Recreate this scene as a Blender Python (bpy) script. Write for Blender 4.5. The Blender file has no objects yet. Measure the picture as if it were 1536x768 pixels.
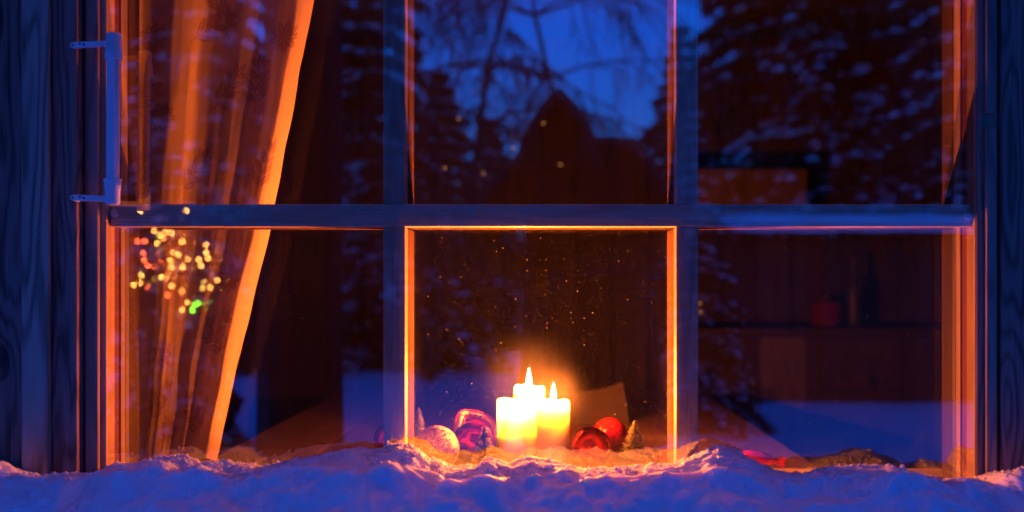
import bpy, bmesh, math, random
import numpy as np
from mathutils import Vector, Matrix, Euler, noise as mnoise

R = math.radians
random.seed(7)
rng = np.random.default_rng(11)
S = bpy.context.scene
COL = S.collection

# ------------------------------------------------------------------ camera
F = 1466.0            # focal length in photograph pixels (1536 wide)
CX, CY = 811.0, 430.0  # principal point of the photograph
LENS_Z = 1.0          # lens height above the outside snow
cam_d = bpy.data.cameras.new('camera')
cam = bpy.data.objects.new('camera', cam_d)
COL.objects.link(cam)
cam.location = (0, -2.0, LENS_Z)
cam.rotation_euler = (R(90), 0, 0)
cam_d.sensor_width = 36.0
cam_d.lens = 36.0 * F / 1536.0
cam_d.shift_x = (768 - CX) / 1536.0
cam_d.shift_y = (CY - 384) / 1536.0
cam_d.clip_start = 0.02
cam_d.clip_end = 600
cam_d.dof.use_dof = True
cam_d.dof.focus_distance = 2.06
cam_d.dof.aperture_fstop = 1.6
S.camera = cam

# ------------------------------------------------------------------ world (blue dusk)
w = bpy.data.worlds.new('World')
S.world = w
w.use_nodes = True
wn = w.node_tree
wn.nodes.clear()
wo = wn.nodes.new('ShaderNodeOutputWorld')
bg = wn.nodes.new('ShaderNodeBackground')
sky = wn.nodes.new('ShaderNodeTexSky')
sky.sky_type = 'NISHITA'
sky.sun_disc = False
sky.sun_elevation = R(6.0)
sky.sun_rotation = R(8)       # the set sun is behind the cabin
sky.air_density = 1.8
sky.ozone_density = 6.0
tint = wn.nodes.new('ShaderNodeMix')
tint.data_type = 'RGBA'
tint.blend_type = 'MULTIPLY'
tint.inputs[0].default_value = 1.0
tint.inputs[7].default_value = (0.010, 0.20, 1.0, 1)   # deep blue hour
wn.links.new(sky.outputs[0], tint.inputs[6])
wn.links.new(tint.outputs[2], bg.inputs[0])
bg.inputs[1].default_value = 0.15
wn.links.new(bg.outputs[0], wo.inputs[0])

S.view_settings.view_transform = 'Standard'
S.view_settings.look = 'None'
S.view_settings.exposure = 2.9
S.view_settings.gamma = 1.0
S.cycles.use_denoising = True
S.cycles.use_adaptive_sampling = False
S.cycles.max_bounces = 10
S.cycles.diffuse_bounces = 5
S.cycles.glossy_bounces = 5
S.cycles.transmission_bounces = 6
S.cycles.transparent_max_bounces = 32
S.cycles.caustics_reflective = False
S.cycles.caustics_refractive = False
S.cycles.sample_clamp_indirect = 3.0

FLAME_COLOR = (1.0, 0.18, 0.020)
FLAME_POWER = 8.6


def P(px, py, d):
    """Point seen at photograph pixel (px, py) at distance d in front of the lens."""
    return Vector(((px - CX) / F * d, d - 2.0, LENS_Z - (py - CY) / F * d))


# ------------------------------------------------------------------ materials
MATS = {}


def new_mat(name):
    m = bpy.data.materials.new(name)
    m.use_nodes = True
    nt = m.node_tree
    nt.nodes.clear()
    out = nt.nodes.new('ShaderNodeOutputMaterial')
    MATS[name] = m
    return m, nt, out


class NT:
    def __init__(self, nt):
        self.nt = nt

    def n(self, kind, **kw):
        nd = self.nt.nodes.new(kind)
        for k, v in kw.items():
            setattr(nd, k, v)
        return nd

    def l(self, a, b):
        self.nt.links.new(a, b)

    def math(self, op, a, b=None, c=None, clamp=False):
        nd = self.n('ShaderNodeMath', operation=op)
        nd.use_clamp = clamp
        for i, v in enumerate((a, b, c)):
            if v is None:
                continue
            if isinstance(v, (int, float)):
                nd.inputs[i].default_value = v
            else:
                self.l(v, nd.inputs[i])
        return nd.outputs[0]

    def mix(self, f, a, b, blend='MIX'):
        nd = self.n('ShaderNodeMix', data_type='RGBA', blend_type=blend)
        for i, v in ((0, f), (6, a), (7, b)):
            if isinstance(v, (int, float)):
                nd.inputs[i].default_value = v
            elif isinstance(v, tuple):
                nd.inputs[i].default_value = (*v[:3], 1)
            else:
                self.l(v, nd.inputs[i])
        return nd.outputs[2]

    def ramp(self, f, stops):
        nd = self.n('ShaderNodeValToRGB')
        cr = nd.color_ramp
        while len(cr.elements) < len(stops):
            cr.elements.new(0.5)
        for e, (p, c) in zip(cr.elements, stops):
            e.position = p
            e.color = (*c, 1) if isinstance(c, tuple) else (c, c, c, 1)
        self.l(f, nd.inputs[0])
        return nd.outputs[0]


def plain(name, color, rough=0.5, metal=0.0, spec=0.5, bump=0.0, bscale=200.0, var=0.15, vscale=20.0, coat=0.0):
    m, nt, out = new_mat(name)
    t = NT(nt)
    b = t.n('ShaderNodeBsdfPrincipled')
    tc = t.n('ShaderNodeTexCoord')
    nz = t.n('ShaderNodeTexNoise')
    nz.inputs['Scale'].default_value = vscale
    nz.inputs['Detail'].default_value = 4
    t.l(tc.outputs['Object'], nz.inputs['Vector'])
    lo = tuple(c * (1 - var) for c in color)
    hi = tuple(min(1, c * (1 + var)) for c in color)
    t.l(t.mix(nz.outputs['Fac'], lo, hi), b.inputs['Base Color'])
    b.inputs['Roughness'].default_value = rough
    b.inputs['Metallic'].default_value = metal
    b.inputs['Specular IOR Level'].default_value = spec
    b.inputs['Coat Weight'].default_value = coat
    if bump:
        n2 = t.n('ShaderNodeTexNoise')
        n2.inputs['Scale'].default_value = bscale
        n2.inputs['Detail'].default_value = 5
        t.l(tc.outputs['Object'], n2.inputs['Vector'])
        bp = t.n('ShaderNodeBump')
        bp.inputs['Strength'].default_value = bump
        bp.inputs['Distance'].default_value = 0.004
        t.l(n2.outputs['Fac'], bp.inputs['Height'])
        t.l(bp.outputs[0], b.inputs['Normal'])
    t.l(b.outputs[0], out.inputs[0])
    return m


def wood(name, light, dark, axis='Z', rings=26.0, rough=0.6, knots=0.6, contrast=1.0, bump=0.25, fine=1.0, spec=0.3):
    """Sawn softwood: growth-ring figure, fibre and a few knots along one axis."""
    m, nt, out = new_mat(name)
    t = NT(nt)
    b = t.n('ShaderNodeBsdfPrincipled')
    tc = t.n('ShaderNodeTexCoord')
    oi = t.n('ShaderNodeObjectInfo')
    off = t.n('ShaderNodeVectorMath', operation='SCALE')
    cmb = t.n('ShaderNodeCombineXYZ')
    cmb.inputs[0].default_value = 13.7
    cmb.inputs[1].default_value = 7.9
    cmb.inputs[2].default_value = 31.3
    t.l(cmb.outputs[0], off.inputs[0])
    t.l(oi.outputs['Random'], off.inputs['Scale'])
    add = t.n('ShaderNodeVectorMath', operation='ADD')
    t.l(tc.outputs['Object'], add.inputs[0])
    t.l(off.outputs[0], add.inputs[1])

    def scaled(across, along):
        mp = t.n('ShaderNodeMapping')
        sc = [across] * 3
        sc['XYZ'.index(axis)] = along
        mp.inputs['Scale'].default_value = sc
        t.l(add.outputs[0], mp.inputs['Vector'])
        return mp.outputs[0]
    n1 = t.n('ShaderNodeTexNoise')
    n1.inputs['Scale'].default_value = 1.0
    n1.inputs['Detail'].default_value = 2.5
    n1.inputs['Roughness'].default_value = 0.35
    t.l(scaled(15.0, 1.6), n1.inputs['Vector'])
    # knots
    vo = t.n('ShaderNodeTexVoronoi')
    vo.inputs['Scale'].default_value = 1.0
    t.l(scaled(9.0, 3.2), vo.inputs['Vector'])
    kn = t.ramp(vo.outputs['Distance'], [(0.0, 1.0), (0.13, 0.95), (0.2, 0.12), (0.42, 0.0)])
    ksel = t.n('ShaderNodeSeparateColor')
    t.l(vo.outputs['Color'], ksel.inputs[0])
    kon = t.math('GREATER_THAN', ksel.outputs[0], 1.0 - 0.45 * knots)
    knot = t.math('MULTIPLY', kn, kon)
    ph = t.math('ADD', t.math('MULTIPLY', n1.outputs['Fac'], rings * 6.0), t.math('MULTIPLY', knot, 9.0))
    ring = t.math('MULTIPLY_ADD', t.math('SINE', ph), 0.5, 0.5)
    ring = t.math('POWER', ring, 1.8)
    n2 = t.n('ShaderNodeTexNoise')
    n2.inputs['Scale'].default_value = 1.0
    n2.inputs['Detail'].default_value = 5
    n2.inputs['Roughness'].default_value = 0.65
    t.l(scaled(520.0, 7.0), n2.inputs['Vector'])
    n3 = t.n('ShaderNodeTexNoise')
    n3.inputs['Scale'].default_value = 1.0
    n3.inputs['Detail'].default_value = 4
    t.l(scaled(30.0, 3.0), n3.inputs['Vector'])
    f = t.math('MULTIPLY', ring, 0.55 * contrast)
    f = t.math('ADD', f, t.math('MULTIPLY', t.math('SUBTRACT', n2.outputs['Fac'], 0.42), 1.3 * fine))
    f = t.math('ADD', f, t.math('MULTIPLY', t.math('SUBTRACT', n3.outputs['Fac'], 0.5), 0.9 * contrast), clamp=True)
    c = t.mix(f, light, dark)
    c = t.mix(t.math('MULTIPLY', knot, 0.92, clamp=True), c, tuple(x * 0.25 for x in dark))
    # per-board tone
    hs = t.n('ShaderNodeHueSaturation')
    t.l(t.math('MULTIPLY_ADD', oi.outputs['Random'], 0.45, 0.78), hs.inputs['Value'])
    t.l(c, hs.inputs['Color'])
    t.l(hs.outputs[0], b.inputs['Base Color'])
    b.inputs['Roughness'].default_value = rough
    b.inputs['Specular IOR Level'].default_value = spec
    bp = t.n('ShaderNodeBump')
    bp.inputs['Strength'].default_value = bump
    bp.inputs['Distance'].default_value = 0.002
    bp.invert = True
    t.l(f, bp.inputs['Height'])
    t.l(bp.outputs[0], b.inputs['Normal'])
    t.l(b.outputs[0], out.inputs[0])
    return m


wood('batten_wood', (0.50, 0.38, 0.30), (0.14, 0.085, 0.06), 'Z', rings=9, knots=0.5, contrast=1.15, rough=0.8, bump=0.5)
wood('wall_wood', (0.30, 0.18, 0.15), (0.045, 0.024, 0.02), 'Z', rings=14, knots=0.8, contrast=1.0, rough=0.8, bump=0.5)
wood('trim_wood', (0.36, 0.25, 0.20), (0.10, 0.06, 0.05), 'Z', rings=9, knots=0.25, contrast=0.7, rough=0.75, bump=0.4)
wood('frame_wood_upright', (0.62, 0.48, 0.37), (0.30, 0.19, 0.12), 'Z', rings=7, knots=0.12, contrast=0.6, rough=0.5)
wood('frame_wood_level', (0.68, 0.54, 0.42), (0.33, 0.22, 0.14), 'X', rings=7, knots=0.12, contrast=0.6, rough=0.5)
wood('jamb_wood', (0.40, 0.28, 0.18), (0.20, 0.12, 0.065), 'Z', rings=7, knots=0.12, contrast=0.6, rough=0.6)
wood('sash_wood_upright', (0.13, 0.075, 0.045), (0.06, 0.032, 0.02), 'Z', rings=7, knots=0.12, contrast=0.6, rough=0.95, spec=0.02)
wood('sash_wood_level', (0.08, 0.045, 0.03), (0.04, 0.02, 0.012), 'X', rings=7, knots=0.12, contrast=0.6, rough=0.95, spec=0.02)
wood('room_wood', (0.045, 0.02, 0.012), (0.016, 0.007, 0.004), 'Z', rings=8, knots=0.4, rough=0.6)
wood('room_wood_level', (0.05, 0.025, 0.015), (0.02, 0.009, 0.005), 'X', rings=8, knots=0.3, rough=0.6)
wood('pine_cupboard', (0.11, 0.07, 0.04), (0.055, 0.03, 0.017), 'Z', rings=8, knots=0.2, rough=0.5)
wood('table_wood', (0.11, 0.06, 0.035), (0.05, 0.025, 0.015), 'Y', rings=10, knots=0.2, rough=0.45)
wood('bark', (0.06, 0.045, 0.038), (0.018, 0.013, 0.011), 'Z', rings=20, knots=0.2, rough=0.95, bump=1.0)
plain('gasket', (0.13, 0.022, 0.03), 0.6, var=0.2)
plain('white_plastic', (0.74, 0.75, 0.77), 0.32, spec=0.5, var=0.05, bump=0.03)
plain('dark_metal', (0.06, 0.06, 0.065), 0.45, metal=0.8)
plain('screw_metal', (0.12, 0.11, 0.11), 0.45, metal=0.6)
plain('spacer_metal', (0.62, 0.58, 0.52), 0.35, metal=0.9)
plain('hole_dark', (0.012, 0.01, 0.01), 0.8)
plain('wick', (0.02, 0.012, 0.01), 0.9)
plain('gold_cap', (0.75, 0.5, 0.18), 0.3, metal=1.0)
plain('red_gloss', (0.55, 0.006, 0.006), 0.12, metal=0.7, spec=0.6, var=0.06, vscale=8)
plain('magenta_gloss', (0.55, 0.012, 0.12), 0.10, metal=0.75, spec=0.6, var=0.06, vscale=8)
plain('red_foil', (0.72, 0.02, 0.03), 0.22, metal=0.5, bump=0.35, bscale=60)
plain('gold_ribbon', (0.85, 0.55, 0.15), 0.35, metal=0.45, bump=0.1, bscale=300)
plain('red_ribbon', (0.6, 0.03, 0.04), 0.5)
plain('ribbon_print', (0.05, 0.02, 0.02), 0.7)
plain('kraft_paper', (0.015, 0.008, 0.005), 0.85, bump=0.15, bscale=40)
plain('needle', (0.022, 0.04, 0.022), 0.8, var=0.4, vscale=3)
plain('parka', (0.016, 0.015, 0.018), 0.9, bump=0.3, bscale=30)
plain('skin', (0.42, 0.24, 0.17), 0.6)
plain('black_plastic', (0.015, 0.015, 0.016), 0.5)
plain('room_ceiling', (0.05, 0.035, 0.025), 0.8)
plain('red_enamel', (0.14, 0.012, 0.01), 0.3)
plain('jar_glass', (0.02, 0.025, 0.025), 0.5)
plain('roof_metal', (0.05, 0.045, 0.045), 0.7)
plain('cable', (0.015, 0.02, 0.015), 0.7)


def snow_mat():
    m, nt, out = new_mat('snow')
    t = NT(nt)
    b = t.n('ShaderNodeBsdfPrincipled')
    tc = t.n('ShaderNodeTexCoord')
    b.inputs['Base Color'].default_value = (0.87, 0.88, 0.90, 1)
    b.inputs['Roughness'].default_value = 0.55
    b.inputs['Specular IOR Level'].default_value = 0.25
    b.inputs['Subsurface Weight'].default_value = 0.9
    b.inputs['Subsurface Radius'].default_value = (1.0, 0.7, 0.5)
    b.inputs['Subsurface Scale'].default_value = 0.013
    n2 = t.n('ShaderNodeTexNoise')
    n2.inputs['Scale'].default_value = 330.0
    n2.inputs['Detail'].default_value = 6
    n2.inputs['Roughness'].default_value = 0.7
    t.l(tc.outputs['Object'], n2.inputs['Vector'])
    bp = t.n('ShaderNodeBump')
    bp.inputs['Strength'].default_value = 0.4
    bp.inputs['Distance'].default_value = 0.003
    t.l(n2.outputs['Fac'], bp.inputs['Height'])
    t.l(bp.outputs[0], b.inputs['Normal'])
    t.l(b.outputs[0], out.inputs[0])


snow_mat()
plain('far_snow', (0.85, 0.87, 0.90), 0.6, spec=0.2, var=0.03, bump=0.4, bscale=12)


def glass_mat(name, f0, dust, film, smear, halo):
    """Thin window glass: sharp reflection by Fresnel, the rest passes, with dust specks and a fine film."""
    m, nt, out = new_mat(name)
    t = NT(nt)
    tc = t.n('ShaderNodeTexCoord')
    tr = t.n('ShaderNodeBsdfTransparent')
    tr.inputs[0].default_value = (0.97, 0.975, 0.97, 1)
    gl = t.n('ShaderNodeBsdfGlossy')
    gl.inputs['Roughness'].default_value = 0.0
    # two-sided Schlick Fresnel (the same from the room and from the yard)
    ge = t.n('ShaderNodeNewGeometry')
    dt = t.n('ShaderNodeVectorMath', operation='DOT_PRODUCT')
    t.l(ge.outputs['Incoming'], dt.inputs[0])
    t.l(ge.outputs['Normal'], dt.inputs[1])
    gz = t.math('POWER', t.math('SUBTRACT', 1.0, t.math('ABSOLUTE', dt.outputs['Value'])), 5.0)
    fr = t.math('MULTIPLY_ADD', gz, 0.9 * (1 - f0), f0)
    mx = t.n('ShaderNodeMixShader')
    t.l(fr, mx.inputs[0])
    t.l(tr.outputs[0], mx.inputs[1])
    t.l(gl.outputs[0], mx.inputs[2])
    # forward-scattering film + specks of dust
    tl = t.n('ShaderNodeBsdfTranslucent')
    tl.inputs[0].default_value = (0.9, 0.88, 0.85, 1)
    vo = t.n('ShaderNodeTexVoronoi')
    vo.inputs['Scale'].default_value = 75.0
    t.l(tc.outputs['Object'], vo.inputs['Vector'])
    sp = t.ramp(vo.outputs['Distance'], [(0.0, 1.0), (0.05, 0.8), (0.11, 0.0)])
    sc = t.n('ShaderNodeSeparateColor')
    t.l(vo.outputs['Color'], sc.inputs[0])
    sp = t.math('MULTIPLY', sp, t.math('POWER', sc.outputs[0], 5.0))
    vo2 = t.n('ShaderNodeTexVoronoi')
    vo2.inputs['Scale'].default_value = 240.0
    t.l(tc.outputs['Object'], vo2.inputs['Vector'])
    sp2 = t.ramp(vo2.outputs['Distance'], [(0.0, 1.0), (0.10, 0.6), (0.2, 0.0)])
    sc2 = t.n('ShaderNodeSeparateColor')
    t.l(vo2.outputs['Color'], sc2.inputs[0])
    sp2 = t.math('MULTIPLY', sp2, t.math('POWER', sc2.outputs[1], 10.0))
    mp = t.n('ShaderNodeMapping')
    mp.inputs['Scale'].default_value = (26.0, 26.0, 2.2)
    t.l(tc.outputs['Object'], mp.inputs['Vector'])
    nz = t.n('ShaderNodeTexNoise')
    nz.inputs['Scale'].default_value = 1.0
    nz.inputs['Detail'].default_value = 6
    t.l(mp.outputs[0], nz.inputs['Vector'])
    streak = t.math('MULTIPLY', t.math('POWER', nz.outputs['Fac'], 4.0), smear)
    f = t.math('ADD', t.math('MULTIPLY', sp, dust), t.math('MULTIPLY', sp2, dust * 0.6))
    f = t.math('ADD', f, streak)
    f = t.math('ADD', f, film, clamp=True)
    mx2 = t.n('ShaderNodeMixShader')
    t.l(f, mx2.inputs[0])
    t.l(mx.outputs[0], mx2.inputs[1])
    t.l(tl.outputs[0], mx2.inputs[2])
    last = mx2
    if halo:
        # added scattering layer: puts a glow round the flames into the glass
        rf = t.n('ShaderNodeBsdfRefraction')
        rf.inputs['IOR'].default_value = 1.5
        rf.inputs['Roughness'].default_value = 0.78
        mx3 = t.n('ShaderNodeMixShader')
        t.l(t.math('MULTIPLY', t.math('MULTIPLY_ADD', nz.outputs['Fac'], 1.2, 0.4), halo), mx3.inputs[0])
        t.l(mx2.outputs[0], mx3.inputs[1])
        t.l(rf.outputs[0], mx3.inputs[2])
        last = mx3
    t.l(last.outputs[0], out.inputs[0])


glass_mat('outer_glass', 0.285, 0.22, 0.0001, 0.0010, 0.0)
glass_mat('inner_glass', 0.036, 0.30, 0.0002, 0.002, 0.0036)


def wax_mat():
    m, nt, out = new_mat('wax')
    t = NT(nt)
    b = t.n('ShaderNodeBsdfPrincipled')
    b.inputs['Base Color'].default_value = (0.95, 0.89, 0.80, 1)
    b.inputs['Roughness'].default_value = 0.45
    b.inputs['Subsurface Weight'].default_value = 1.0
    b.inputs['Subsurface Radius'].default_value = (1.0, 0.8, 0.5)
    b.inputs['Subsurface Scale'].default_value = 0.034
    tc = t.n('ShaderNodeTexCoord')
    n2 = t.n('ShaderNodeTexNoise')
    n2.inputs['Scale'].default_value = 45.0
    t.l(tc.outputs['Object'], n2.inputs['Vector'])
    bp = t.n('ShaderNodeBump')
    bp.inputs['Strength'].default_value = 0.15
    bp.inputs['Distance'].default_value = 0.003
    t.l(n2.outputs['Fac'], bp.inputs['Height'])
    t.l(bp.outputs[0], b.inputs['Normal'])
    t.l(b.outputs[0], out.inputs[0])


wax_mat()


def emit_mat(name, color, strength, transparent=False):
    m, nt, out = new_mat(name)
    t = NT(nt)
    e = t.n('ShaderNodeEmission')
    e.inputs[0].default_value = (*color, 1)
    e.inputs[1].default_value = strength
    if transparent:
        tr = t.n('ShaderNodeBsdfTransparent')
        ad = t.n('ShaderNodeAddShader')
        t.l(e.outputs[0], ad.inputs[0])
        t.l(tr.outputs[0], ad.inputs[1])
        t.l(ad.outputs[0], out.inputs[0])
    else:
        t.l(e.outputs[0], out.inputs[0])


emit_mat('flame', (1.0, 0.62, 0.25), 14.0, True)
emit_mat('bulb_warm', (1.0, 0.36, 0.07), 11.0)
emit_mat('bulb_red', (1.0, 0.10, 0.03), 11.0)
emit_mat('bulb_green', (0.18, 1.0, 0.04), 9.0)
emit_mat('bulb_yellow', (1.0, 0.55, 0.10), 8.0)


def glitter_mat():
    m, nt, out = new_mat('glitter')
    t = NT(nt)
    b = t.n('ShaderNodeBsdfPrincipled')
    tc = t.n('ShaderNodeTexCoord')
    vo = t.n('ShaderNodeTexVoronoi')
    vo.inputs['Scale'].default_value = 300.0
    t.l(tc.outputs['Object'], vo.inputs['Vector'])
    sc = t.n('ShaderNodeSeparateColor')
    t.l(vo.outputs['Color'], sc.inputs[0])
    t.l(t.ramp(sc.outputs[0], [(0.0, (0.16, 0.07, 0.010)), (0.5, (0.55, 0.33, 0.02)), (0.82, (0.65, 0.42, 0.04)), (0.93, (0.95, 0.75, 0.5))]), b.inputs['Base Color'])
    b.inputs['Metallic'].default_value = 0.15
    b.inputs['Roughness'].default_value = 0.5
    # each flake tilts its own way
    geo = t.n('ShaderNodeNewGeometry')
    vm = t.n('ShaderNodeVectorMath', operation='SUBTRACT')
    t.l(vo.outputs['Color'], vm.inputs[0])
    vm.inputs[1].default_value = (0.5, 0.5, 0.5)
    vs = t.n('ShaderNodeVectorMath', operation='SCALE')
    vs.inputs['Scale'].default_value = 0.45
    t.l(vm.outputs[0], vs.inputs[0])
    va = t.n('ShaderNodeVectorMath', operation='ADD')
    t.l(geo.outputs['Normal'], va.inputs[0])
    t.l(vs.outputs[0], va.inputs[1])
    vn = t.n('ShaderNodeVectorMath', operation='NORMALIZE')
    t.l(va.outputs[0], vn.inputs[0])
    t.l(vn.outputs[0], b.inputs['Normal'])
    t.l(b.outputs[0], out.inputs[0])


glitter_mat()


def curtain_mat():
    m, nt, out = new_mat('curtain_cloth')
    t = NT(nt)
    at = t.n('ShaderNodeAttribute')
    at.attribute_name = 'print'
    sep = t.n('ShaderNodeSeparateColor')
    t.l(at.outputs['Color'], sep.inputs[0])
    leaf, hem = sep.outputs[0], sep.outputs[1]
    tc = t.n('ShaderNodeTexCoord')
    mp = t.n('ShaderNodeMapping')
    mp.inputs['Scale'].default_value = (700, 700, 260)
    t.l(tc.outputs['Object'], mp.inputs['Vector'])
    nz = t.n('ShaderNodeTexNoise')
    nz.inputs['Scale'].default_value = 1.0
    nz.inputs['Detail'].default_value = 5
    t.l(mp.outputs[0], nz.inputs['Vector'])
    col = t.mix(nz.outputs['Fac'], (0.74, 0.52, 0.40), (0.92, 0.70, 0.55))
    col = t.mix(t.math('MULTIPLY', leaf, 0.6), col, (0.24, 0.07, 0.08))
    df = t.n('ShaderNodeBsdfDiffuse')
    t.l(col, df.inputs[0])
    tl = t.n('ShaderNodeBsdfTranslucent')
    t.l(col, tl.inputs[0])
    m1 = t.n('ShaderNodeMixShader')
    m1.inputs[0].default_value = 0.68
    t.l(df.outputs[0], m1.inputs[1])
    t.l(tl.outputs[0], m1.inputs[2])
    tr = t.n('ShaderNodeBsdfTransparent')
    m2 = t.n('ShaderNodeMixShader')
    op = t.math('ADD', t.math('MULTIPLY', leaf, 0.15), t.math('MULTIPLY_ADD', nz.outputs['Fac'], 0.12, 0.70))
    op = t.math('ADD', op, t.math('MULTIPLY', hem, 0.5), clamp=True)
    t.l(op, m2.inputs[0])
    t.l(tr.outputs[0], m2.inputs[1])
    t.l(m1.outputs[0], m2.inputs[2])
    t.l(m2.outputs[0], out.inputs[0])


curtain_mat()


def brush_mat():
    m, nt, out = new_mat('brush')
    t = NT(nt)
    b = t.n('ShaderNodeBsdfPrincipled')
    at = t.n('ShaderNodeAttribute')
    at.attribute_name = 'tip'
    sep = t.n('ShaderNodeSeparateColor')
    t.l(at.outputs['Color'], sep.inputs[0])
    t.l(t.mix(sep.outputs[0], (0.14, 0.17, 0.04), (0.88, 0.82, 0.5)), b.inputs['Base Color'])  # frosted tips, coloured lighter to read as candlelit
    b.inputs['Roughness'].default_value = 0.6
    tl = t.n('ShaderNodeBsdfTranslucent')
    t.l(t.mix(sep.outputs[0], (0.05, 0.08, 0.02), (0.6, 0.55, 0.35)), tl.inputs[0])
    ms = t.n('ShaderNodeMixShader')
    ms.inputs[0].default_value = 0.4
    t.l(b.outputs[0], ms.inputs[1])
    t.l(tl.outputs[0], ms.inputs[2])
    t.l(ms.outputs[0], out.inputs[0])


brush_mat()
M = MATS


# ------------------------------------------------------------------ mesh helpers
def obj(name, bm_or_me, mat=None, parent=None, loc=None, smooth=False):
    if isinstance(bm_or_me, bmesh.types.BMesh):
        me = bpy.data.meshes.new(name)
        bm_or_me.normal_update()
        bm_or_me.to_mesh(me)
        bm_or_me.free()
    else:
        me = bm_or_me
    if mat and not me.materials:
        me.materials.append(M[mat])
    if smooth:
        me.polygons.foreach_set('use_smooth', [True] * len(me.polygons))
    o = bpy.data.objects.new(name, me)
    COL.objects.link(o)
    if loc is not None:
        o.location = loc
    if parent is not None:
        o.parent = parent
    return o


def tag(o, label=None, cat=None, group=None, kind=None):
    if label:
        o['label'] = label
    if cat:
        o['category'] = cat
    if group:
        o['group'] = group
    if kind:
        o['kind'] = kind
    return o


def empty(name, loc=(0, 0, 0), rz=0.0):
    o = bpy.data.objects.new(name, None)
    o.empty_display_size = 0.05
    COL.objects.link(o)
    o.location = loc
    o.rotation_euler = (0, 0, rz)
    return o


def bm_box(sx, sy, sz, bevel=0.0, seg=2):
    bm = bmesh.new()
    bmesh.ops.create_cube(bm, size=1.0)
    bmesh.ops.scale(bm, vec=(sx, sy, sz), verts=bm.verts)
    if bevel:
        bmesh.ops.bevel(bm, geom=list(bm.edges), offset=bevel, segments=seg, affect='EDGES', profile=0.5)
    return bm


def box(name, x0, x1, y0, y1, z0, z1, mat, parent=None, bevel=0.0015, origin=(0, 0, 0)):
    """Box given by its world extents; origin is the parent's world position."""
    bm = bm_box(x1 - x0, y1 - y0, z1 - z0, bevel)
    c = ((x0 + x1) / 2 - origin[0], (y0 + y1) / 2 - origin[1], (z0 + z1) / 2 - origin[2])
    return obj(name, bm, mat, parent, c)


def lathe(profile, seg=32, bm=None, center=(0, 0, 0)):
    """Surface of revolution round Z from a list of (r, z)."""
    bm = bm or bmesh.new()
    c = Vector(center)
    rings = []
    for r, z in profile:
        if r < 1e-5:
            rings.append([bm.verts.new(c + Vector((0, 0, z)))])
        else:
            rings.append([bm.verts.new(c + Vector((r * math.cos(2 * math.pi * i / seg), r * math.sin(2 * math.pi * i / seg), z))) for i in range(seg)])
    for a, b in zip(rings, rings[1:]):
        if len(a) == 1 and len(b) == 1:
            continue
        for i in range(seg):
            j = (i + 1) % seg
            if len(a) == 1:
                bm.faces.new((a[0], b[j], b[i]))
            elif len(b) == 1:
                bm.faces.new((a[i], a[j], b[0]))
            else:
                bm.faces.new((a[i], a[j], b[j], b[i]))
    return bm


def tube(path, radii, seg=8, bm=None, cap=True):
    bm = bm or bmesh.new()
    pts = [Vector(p) for p in path]
    if isinstance(radii, (int, float)):
        radii = [radii] * len(pts)
    rings = []
    up = Vector((0.31, 0.17, 0.93)).normalized()
    for i, p in enumerate(pts):
        d = (pts[min(i + 1, len(pts) - 1)] - pts[max(i - 1, 0)]).normalized()
        a = d.cross(up)
        if a.length < 1e-4:
            a = d.cross(Vector((1, 0, 0)))
        a.normalize()
        b = d.cross(a)
        rings.append([bm.verts.new(p + radii[i] * (math.cos(2 * math.pi * k / seg) * a + math.sin(2 * math.pi * k / seg) * b)) for k in range(seg)])
    for r0, r1 in zip(rings, rings[1:]):
        for k in range(seg):
            bm.faces.new((r0[k], r0[(k + 1) % seg], r1[(k + 1) % seg], r1[k]))
    if cap:
        bm.faces.new(rings[0][::-1])
        bm.faces.new(rings[-1])
    return bm


def mesh_np(name, verts, faces):
    """Mesh from numpy arrays (n,3) and (m,3|4)."""
    me = bpy.data.meshes.new(name)
    verts = np.asarray(verts, dtype=np.float32)
    faces = np.asarray(faces, dtype=np.int32)
    k = faces.shape[1]
    me.vertices.add(len(verts))
    me.vertices.foreach_set('co', verts.ravel())
    me.loops.add(faces.size)
    me.loops.foreach_set('vertex_index', faces.ravel())
    me.polygons.add(len(faces))
    me.polygons.foreach_set('loop_start', np.arange(0, faces.size, k, dtype=np.int32))
    me.polygons.foreach_set('loop_total', np.full(len(faces), k, dtype=np.int32))
    me.update(calc_edges=True)
    return me


def grid_faces(nu, nv):
    i = np.arange(nu - 1)[:, None] * nv + np.arange(nv - 1)[None, :]
    i = i.ravel()
    return np.stack([i, i + nv, i + nv + 1, i + 1], 1)


def vnoise(x, y, seed=0):
    """Smooth 2-D gradient-like value noise in about -1..1."""
    xi = np.floor(x).astype(np.int64)
    yi = np.floor(y).astype(np.int64)
    fx, fy = x - xi, y - yi
    u = fx * fx * fx * (fx * (fx * 6 - 15) + 10)
    v = fy * fy * fy * (fy * (fy * 6 - 15) + 10)

    def h(a, b):
        n = (a * 374761393 + b * 668265263 + seed * 974711) & 0x7fffffff
        n = ((n ^ (n >> 13)) * 1274126177) & 0x7fffffff
        n = n ^ (n >> 16)
        ang = (n & 0xffff) / 65536.0 * 2 * np.pi
        return np.cos(ang), np.sin(ang)
    g00, g10, g01, g11 = h(xi, yi), h(xi + 1, yi), h(xi, yi + 1), h(xi + 1, yi + 1)
    n00 = g00[0] * fx + g00[1] * fy
    n10 = g10[0] * (fx - 1) + g10[1] * fy
    n01 = g01[0] * fx + g01[1] * (fy - 1)
    n11 = g11[0] * (fx - 1) + g11[1] * (fy - 1)
    return 1.5 * ((n00 * (1 - u) + n10 * u) * (1 - v) + (n01 * (1 - u) + n11 * u) * v)


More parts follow.
